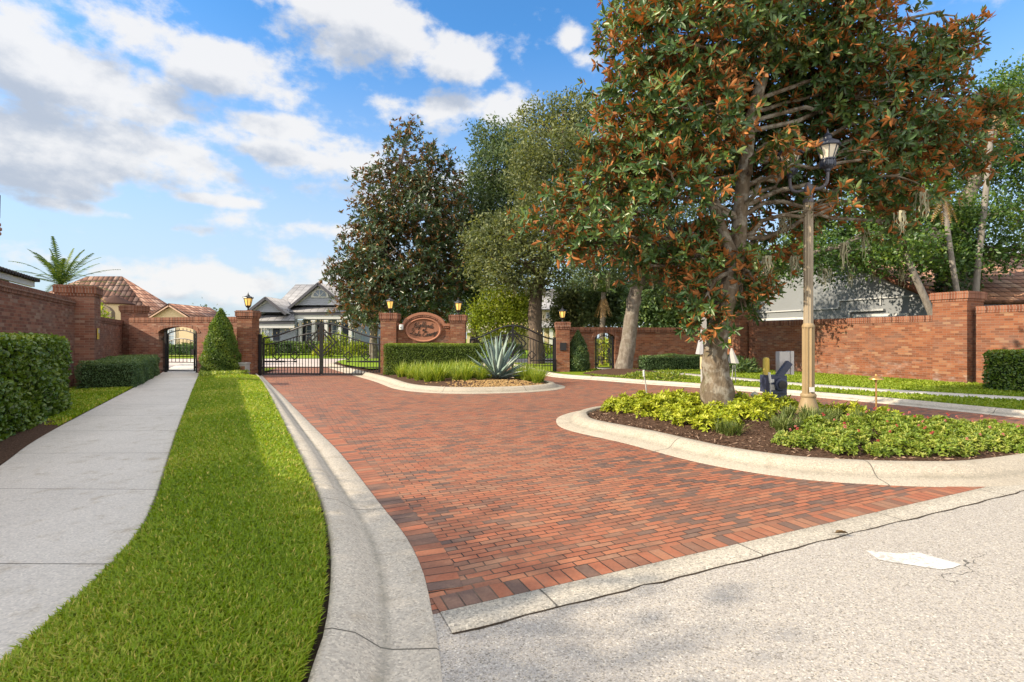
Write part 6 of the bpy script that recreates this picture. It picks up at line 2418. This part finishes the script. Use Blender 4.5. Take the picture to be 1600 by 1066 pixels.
# --- oaks between the magnolias
tr = [P(838, 576, 28), P(838, 540, 28), P(836, 500, 28), P(838, 460, 28), P(848, 420, 28), P(862, 370, 28), P(870, 300, 28), P(880, 230, 28)]
bl = [B(880, 175, 28, 40, 30), B(845, 190, 28.5, 40, 30), B(920, 200, 28.5, 40, 45), B(870, 235, 27, 65, 45), B(930, 270, 27.5, 45, 50), B(840, 270, 28, 45, 40), B(890, 310, 27, 60, 45), B(840, 350, 27.3, 50, 40), B(790, 370, 27, 50, 35),
      B(760, 400, 27.5, 38, 32), B(820, 410, 26.5, 55, 32), B(880, 400, 27.3, 40, 30), B(780, 440, 27.5, 40, 20), B(920, 350, 28, 40, 50), B(860, 440, 27.8, 30, 16), B(750, 360, 28, 25, 25), B(880, 290, 31, 80, 90), B(800, 400, 30.5, 60, 45)]
OAKM = [(*P(x, y, 27.5), l) for x, y, l in ((822, 440, .9), (850, 450, .8), (880, 430, .9), (805, 445, .7))]
tree('oak_tree', 'tall pale-leaved oak with dark forked trunk behind the right driveway gate', (P(838, 576, 28)[0], 28, .1), tr, [.50, .42, .38, .36, .28, .22, .14, .08], bl, OAK_LIT, BARK_D, 'spray',
     1050, .30, 5, 8, .22, .10, 'oak trees inside the gates', .5, OAKM, spread=.20, nsub=4, tmin=.38, twig=.035)
tr = [P(742, 566, 37), P(744, 500, 37), P(748, 420, 37), P(760, 330, 37), P(775, 250, 37)]
bl = [B(770, 215, 37, 28, 20), B(795, 225, 37, 30, 25), B(780, 265, 36, 50, 38), B(760, 330, 36, 55, 45), B(810, 300, 37, 35, 45), B(740, 420, 36.5, 45, 45), B(770, 370, 36, 50, 50), B(720, 450, 37, 30, 30)]
tree('oak_tree', 'darker blue-green oak standing between the dark magnolia and the pale oak', (P(742, 566, 37)[0], 37, .1), tr, [.4, .34, .28, .2, .1], bl, OAK_DARK, BARK_D, 'spray', 800, .38, 5, 8, .25, .12, 'oak trees inside the gates', .5, None, spread=.24, nsub=3, twig=.035)
tr = [P(776, 572, 30), P(778, 530, 30), P(783, 490, 30), P(790, 455, 30)]
bl = [B(782, 480, 30, 42, 26), B(765, 505, 29.7, 34, 20), B(812, 475, 30, 30, 24), B(790, 460, 30, 34, 16), B(800, 505, 30, 30, 18), B(748, 490, 30, 18, 14)]
tree('young_tree', 'small yellow-green tree in front of the cream house', (P(776, 572, 30)[0], 30, .1), tr, [.09, .075, .06, .03], bl, YOUNG, BARK_G, 'spray', 420, .26, 4, 9, .15, .08, None, .35, None, spread=.16, nsub=3, twig=.02)

# --- leaning oak right of the narrow arch
tr = [P(972, 590, 20.3), P(975, 572, 20.3), P(981, 540, 20.3), P(986, 500, 20.3), P(992, 460, 20.3), P(998, 430, 20.3), P(992, 395, 20.2), P(985, 350, 20.1), P(975, 300, 20)]
bl = [B(930, 415, 20, 42, 22), B(965, 380, 19.5, 50, 30), B(1015, 390, 19.2, 48, 28), B(1070, 400, 19.5, 50, 30), B(905, 395, 20.5, 30, 20), B(1120, 405, 19.8, 40, 24), B(1000, 340, 20, 70, 40), B(930, 340, 20.5, 50, 40), B(1080, 350, 20.5, 60, 40), B(1040, 440, 20.6, 34, 16), B(1160, 410, 20.2, 34, 20), B(1000, 270, 20.5, 60, 50)]
LM = [(*P(x, y, 19.8), l) for x, y, l in ((950, 425, .9), (1050, 420, 1.2), (1075, 430, 1.3), (1020, 425, .7), (930, 430, .6), (1110, 420, .8), (1140, 425, .7))]
lt = tree('oak_tree', 'leaning grey-barked oak in front of the shaded arched wall', (P(972, 580, 20.3)[0], 20.3, .15), tr, [.44, .33, .29, .27, .26, .25, .18, .12, .07], bl, OAK_DARK, BARK_G, 'spray',
          620, .30, 5, 9, .15, .065, None, .4, LM, spread=.18, nsub=4, tmin=.5, twig=.03, sides=16)
# its fork
q = MB()
base = np.array(lt.location)
q.tube(catmull([P(998, 436, 20.3) - base, P(1012, 412, 20.2) - base, P(1030, 390, 20.0) - base, P(1062, 360, 19.8) - base], 4), [.19, .185, .18, .175, .17, .165, .16, .15, .14, .13, .12, .1, .08], 12)
q.build('fork_limb', BARK_G, lt, True)

# --- dense shrubs and small trees behind the shaded wall
for (px, py, Y, rx, ry, mat_, lab) in ((1032, 465, 27, 42, 40, HEDGE_DARK, 'dark glossy shrub tree over the wall right of the leaning oak'),
                                       (1085, 470, 28, 40, 42, OAK_DARK, 'blue-green shrub tree over the wall left of the magnolia trunk'),
                                       (1130, 462, 29, 38, 34, HEDGE_DARK, 'dark shrub tree over the wall right behind the magnolia trunk'),
                                       (905, 480, 33, 40, 26, OAK_LIT, 'grey-green bushy tree behind the wall left of the brown palm'),
                                       (950, 465, 31, 36, 36, OAK_DARK, 'dull green bushy tree behind the narrow arch')):
    c = P(px, py, Y)
    tree('shrub_tree', lab, (c[0], Y, .05), [(c[0], Y, .0), (c[0] + .1, Y, c[2] * .4), (c[0], Y, c[2] * .8)], [.14, .11, .06],
         [B(px, py, Y, rx, ry), B(px - rx * .4, py + ry * .6, Y, rx * .7, ry * .6), B(px + rx * .4, py + ry * .5, Y - .5, rx * .7, ry * .6), B(px, py - ry * .6, Y + .3, rx * .6, ry * .5)],
         mat_, BARK_G, 'spray', 300, .28, 4, 9, .22, .12, 'shrub trees behind the right wall', .4, None, spread=.2, nsub=3)
# bright bush just inside the narrow arch
blob_shrub('bush', 'yellow-green bush seen through the narrow shaded arch', (4.75, 26.5), 1.3, .8, 1.25, 1500, .12, .07, LIME, None, .1)


# --- palms
def frond(V, Fs, c, az, el, L, droop, wd, nleaf=26, mesh_base=0):
    b = mesh_base
    d = np.array([cos(az), sin(az), 0])
    sd = np.array([-sin(az), cos(az), 0])
    pts = []
    for i in range(nleaf + 1):
        t = i / nleaf
        p = c + d * (L * (cos(el) * t)) + np.array([0, 0, L * (sin(el) * t - droop * t * t)])
        pts.append(p)
    for i in range(nleaf):
        t = i / nleaf
        p, q_ = pts[i], pts[i + 1]
        tg = unit(q_ - p)
        w_ = wd * np.interp(t, [0, .12, .5, 1], [.35, 1, .9, .25])
        V += [p - sd * .018 * (1 - t), p + sd * .018 * (1 - t), q_ + sd * .018 * (1 - t), q_ - sd * .018 * (1 - t)]
        Fs.append((b, b + 1, b + 2, b + 3))
        b += 4
        for s in (-1, 1):
            tip = p + (sd * s * .8 + tg * .75 + np.array([0, 0, -.28 + .2 * random.random()])) * w_
            e = tg * (L / nleaf) * .75
            V += [p, p + e, tip, tip]
            V[-2] = tip + e * .05
            Fs.append((b, b + 1, b + 2, b + 3))
            b += 4
    return b


def palm(name, label, c, h, r, nfr, L, wd, mat, trunk_r=.16, lean=(0, 0), group=None, els=(-10, 80), droop=(.25, .5), skirt=None, bark=None, fan=False):
    root = thing(name, label, 'palm', tuple(c), 0, group)
    top = np.array([lean[0], lean[1], h])
    q = MB()
    q.tube(catmull([(0, 0, -.1), top * .35 + np.array([lean[0] * -.1, 0, 0]), top * .7, top], 5), np.linspace(trunk_r * 1.15, trunk_r * .8, 16), 12)
    q.build('trunk', bark or BARK_P, root, True)
    V, Fs = [], []
    b = 0
    for i in range(nfr):
        t = (i + .5) / nfr
        b = frond(V, Fs, top, i * 2.39996 + random.random() * .3, radians(els[0] + (els[1] - els[0]) * t ** .8), L * random.uniform(.85, 1.1), random.uniform(*droop), wd, 24, b)
    nq = len(Fs)
    mesh_np('fronds', np.array(V), np.array(Fs), mat, root, attrs={'rnd': np.repeat(rng.random(nq), 4)})
    if skirt:
        V, Fs = [], []
        b = 0
        for i in range(skirt):
            b = frond(V, Fs, top - np.array([0, 0, .12]), i * 2.39996, radians(-55 - random.random() * 25), L * .75, .15, wd * .6, 14, b)
        mesh_np('dead_fronds', np.array(V), np.array(Fs), PALM_BROWN, root, attrs={'rnd': np.repeat(rng.random(len(Fs)), 4)})
    return root


pm = palm('palm_tree', 'palm with arching green fronds above the left wall', (-22.9, 26, 0), 4.2, .2, 26, 3.0, .34, PALM, .24, (0, 0), None, (5, 82), (.22, .52), None, BARK_G)
V, Fs = [], []
b = 0
for az, L, el, dr in ((-.25, 2.9, 30, .62), (-.1, 2.6, 22, .55), (-.6, 2.3, 5, .8)):
    b = frond(V, Fs, np.array([.1, 0, 3.75]), az, radians(el), L, dr, .30, 24, b)
mesh_np('yellow_fronds', np.array(V), np.array(Fs), PALM_DRY, pm, attrs={'rnd': np.repeat(rng.random(len(Fs)), 4)})
blob_shrub('bush', 'bright bush under the palm fronds above the left wall', (-20.9, 25.2), 1.5, 1.1, 3.2, 2600, .17, .08, YOUNG, None, .1)
blob_shrub('bush', 'blue-green bush at the corner of the left house eave', tuple(wl_pt(9.6) - WALLN * 2.3), .55, .55, 3.5, 900, .12, .06, OAK_DARK, None, .1)
palm('cabbage_palm', 'palm with hanging brown dead fronds over the wall left of the leaning oak', (P(940, 560, 27)[0], 27, 0), 3.9, .2, 14, 1.5, .35, PALM, .15, (.1, 0), None, (10, 70), (.3, .6), 16, BARK_G)
for (p0, p1, Y, r_, lab) in (((1452, 505), (1396, 335), 17.6, .11, 'pale slender palm trunk leaning left, behind the long sunlit wall'),
                             ((1494, 470), (1474, 300), 18.2, .09, 'pale slender palm trunk rising just behind the big right pillar'),
                             ((1526, 480), (1552, 160), 18.6, .10, 'tall pale palm trunk with a brown skirt, right of the big pillar')):
    a, e = P(*p0, Y), P(*p1, Y)
    g_ = (a - e) / (a[2] - e[2])
    foot = a - g_ * a[2]
    palm('slender_palm', lab, (foot[0], Y, 0), e[2], .2, 18, 1.3, .30, PALM, r_, (e[0] - foot[0], 0), 'slender palms behind the right wall', (0, 75), (.4, .8), 12 if p1[1] < 200 else 5)

# --- broad tree behind the right wall, ivy on its trunk
Y0 = 20.5
tr = [P(1497, 590, Y0), P(1496, 500, Y0), P(1494, 440, Y0), P(1492, 390, Y0), P(1502, 340, Y0), P(1520, 290, Y0), P(1545, 230, Y0), P(1560, 170, Y0)]
bl = [B(1415, 385, 17.3, 40, 20, 1.3), B(1440, 405, 19.5, 75, 24), B(1380, 390, 19.3, 60, 30), B(1310, 400, 19, 60, 26), B(1245, 400, 19, 55, 26), B(1200, 420, 19, 30, 22), B(1480, 350, 19.5, 50, 30), B(1545, 340, 19.5, 50, 32),
      B(1590, 390, 19.5, 40, 24), B(1540, 400, 19.8, 40, 18), B(1600, 330, 20, 40, 50), B(1590, 220, 20, 45, 40), B(1560, 170, 21, 45, 35), B(1600, 140, 20.5, 40, 40), B(1500, 270, 21, 55, 40), B(1420, 340, 20.5, 70, 36), B(1330, 340, 20.5, 70, 34),
      B(1520, 200, 22, 60, 45), B(1620, 250, 20.5, 40, 60), B(1400, 260, 22.5, 80, 60), B(1300, 370, 22, 80, 30), B(1570, 130, 21.5, 30, 22)]
RM = [(*P(x, y, 19), l) for x, y, l in ((1410, 420, .7), (1330, 415, .9), (1280, 410, .8), (1365, 400, .9))]
bt_ = tree('broadleaf_tree', 'big spreading broadleaf tree with ivy-covered trunk behind the right wall', (P(1497, 590, Y0)[0], Y0, 0), tr, [.62, .55, .52, .48, .34, .24, .18, .1], bl, BROAD, BARK_G, 'spray',
           1150, .30, 5, 9, .15, .085, None, .35, RM, spread=.20, nsub=5, tmin=.4, twig=.035, sides=14, flat=.9)
n = 3200
t = rng.random(n)
base = np.array(bt_.location)
cen = np.array([np.interp(t, [0, .3, .6, 1], [P(1496, y, Y0)[k] for y in (590, 500, 440, 380)]) for k in range(3)]).T - base
ph = rng.random(n) * 2 * pi
N = np.column_stack([np.cos(ph), np.sin(ph), np.full(n, .2)])
V, Fs, ra = leaf_mesh(cen + N * (.56 + .14 * rng.random((n, 1))), unit(rng.normal(size=(n, 3)) + N * .4), N, .15, .11, .1, .1, 4)
mesh_np('ivy', V, Fs, IVY, bt_, attrs={'rnd': ra})

# --- small trees far behind the houses
for (px, Y, h_, r_, lab) in ((312, 60, 4.4, 2.0, 'small far tree peeping over the tiled roof of the tan house'), (700, 70, 8, 5, 'far tree behind the right lantern of the sign'), (930, 62, 10, 6, 'far tree behind the brown palm'),
                             (1040, 60, 9, 6, 'far tree behind the dark shrub trees'), (1150, 60, 10, 6, 'far tree behind the magnolia trunk'), (-60, 60, 7, 5, 'far tree beyond the left house'),
                             (1650, 60, 9, 6, 'far tree beyond the tiled roof at the right edge')):
    x = (px - 800) / 800 * Y
    tree('far_tree', lab, (x, Y, 0), [(x, Y, 0), (x, Y, h_ * .4), (x, Y, h_ * .8)], [.25, .2, .08],
         [((x, Y, h_ * .7), (r_, r_, h_ * .28), 1), ((x - r_ * .5, Y, h_ * .5), (r_ * .6, r_ * .6, h_ * .22), 1), ((x + r_ * .5, Y, h_ * .5), (r_ * .6, r_ * .6, h_ * .22), 1)], OAK_DARK, BARK_D, 'spray', 260, .5, 4, 9, .32, .18,
         'far trees behind the houses', .4, None, spread=.3, nsub=3)

# --- the tree to the left of the camera whose shade lies across the near lawn and curb
c = Vector((-3.5, 1.75, 0)) + Vector((SAZ.x, SAZ.y, 0)) * 8.9
cx, cy = c.x, c.y
tree('street_tree', 'oak standing left of the sidewalk outside the view', (cx, cy, 0), [(cx, cy, 0), (cx + .1, cy, 1.8), (cx, cy + .1, 3.4), (cx, cy, 5)], [.3, .24, .18, .08],
     [((cx, cy, 5.1), (2.4, 2.6, 1.7), 1.2), ((cx - .6, cy - 1.5, 4.6), (1.6, 1.5, 1.3), 1), ((cx + .3, cy + 1.5, 4.6), (1.5, 1.4, 1.2), 1), ((cx, cy, 4.2), (1.9, 2.2, .9), 1)],
     OAK_LIT, BARK_G, 'spray', 900, .32, 5, 10, .16, .09, None, .2, None, spread=.2, nsub=4)
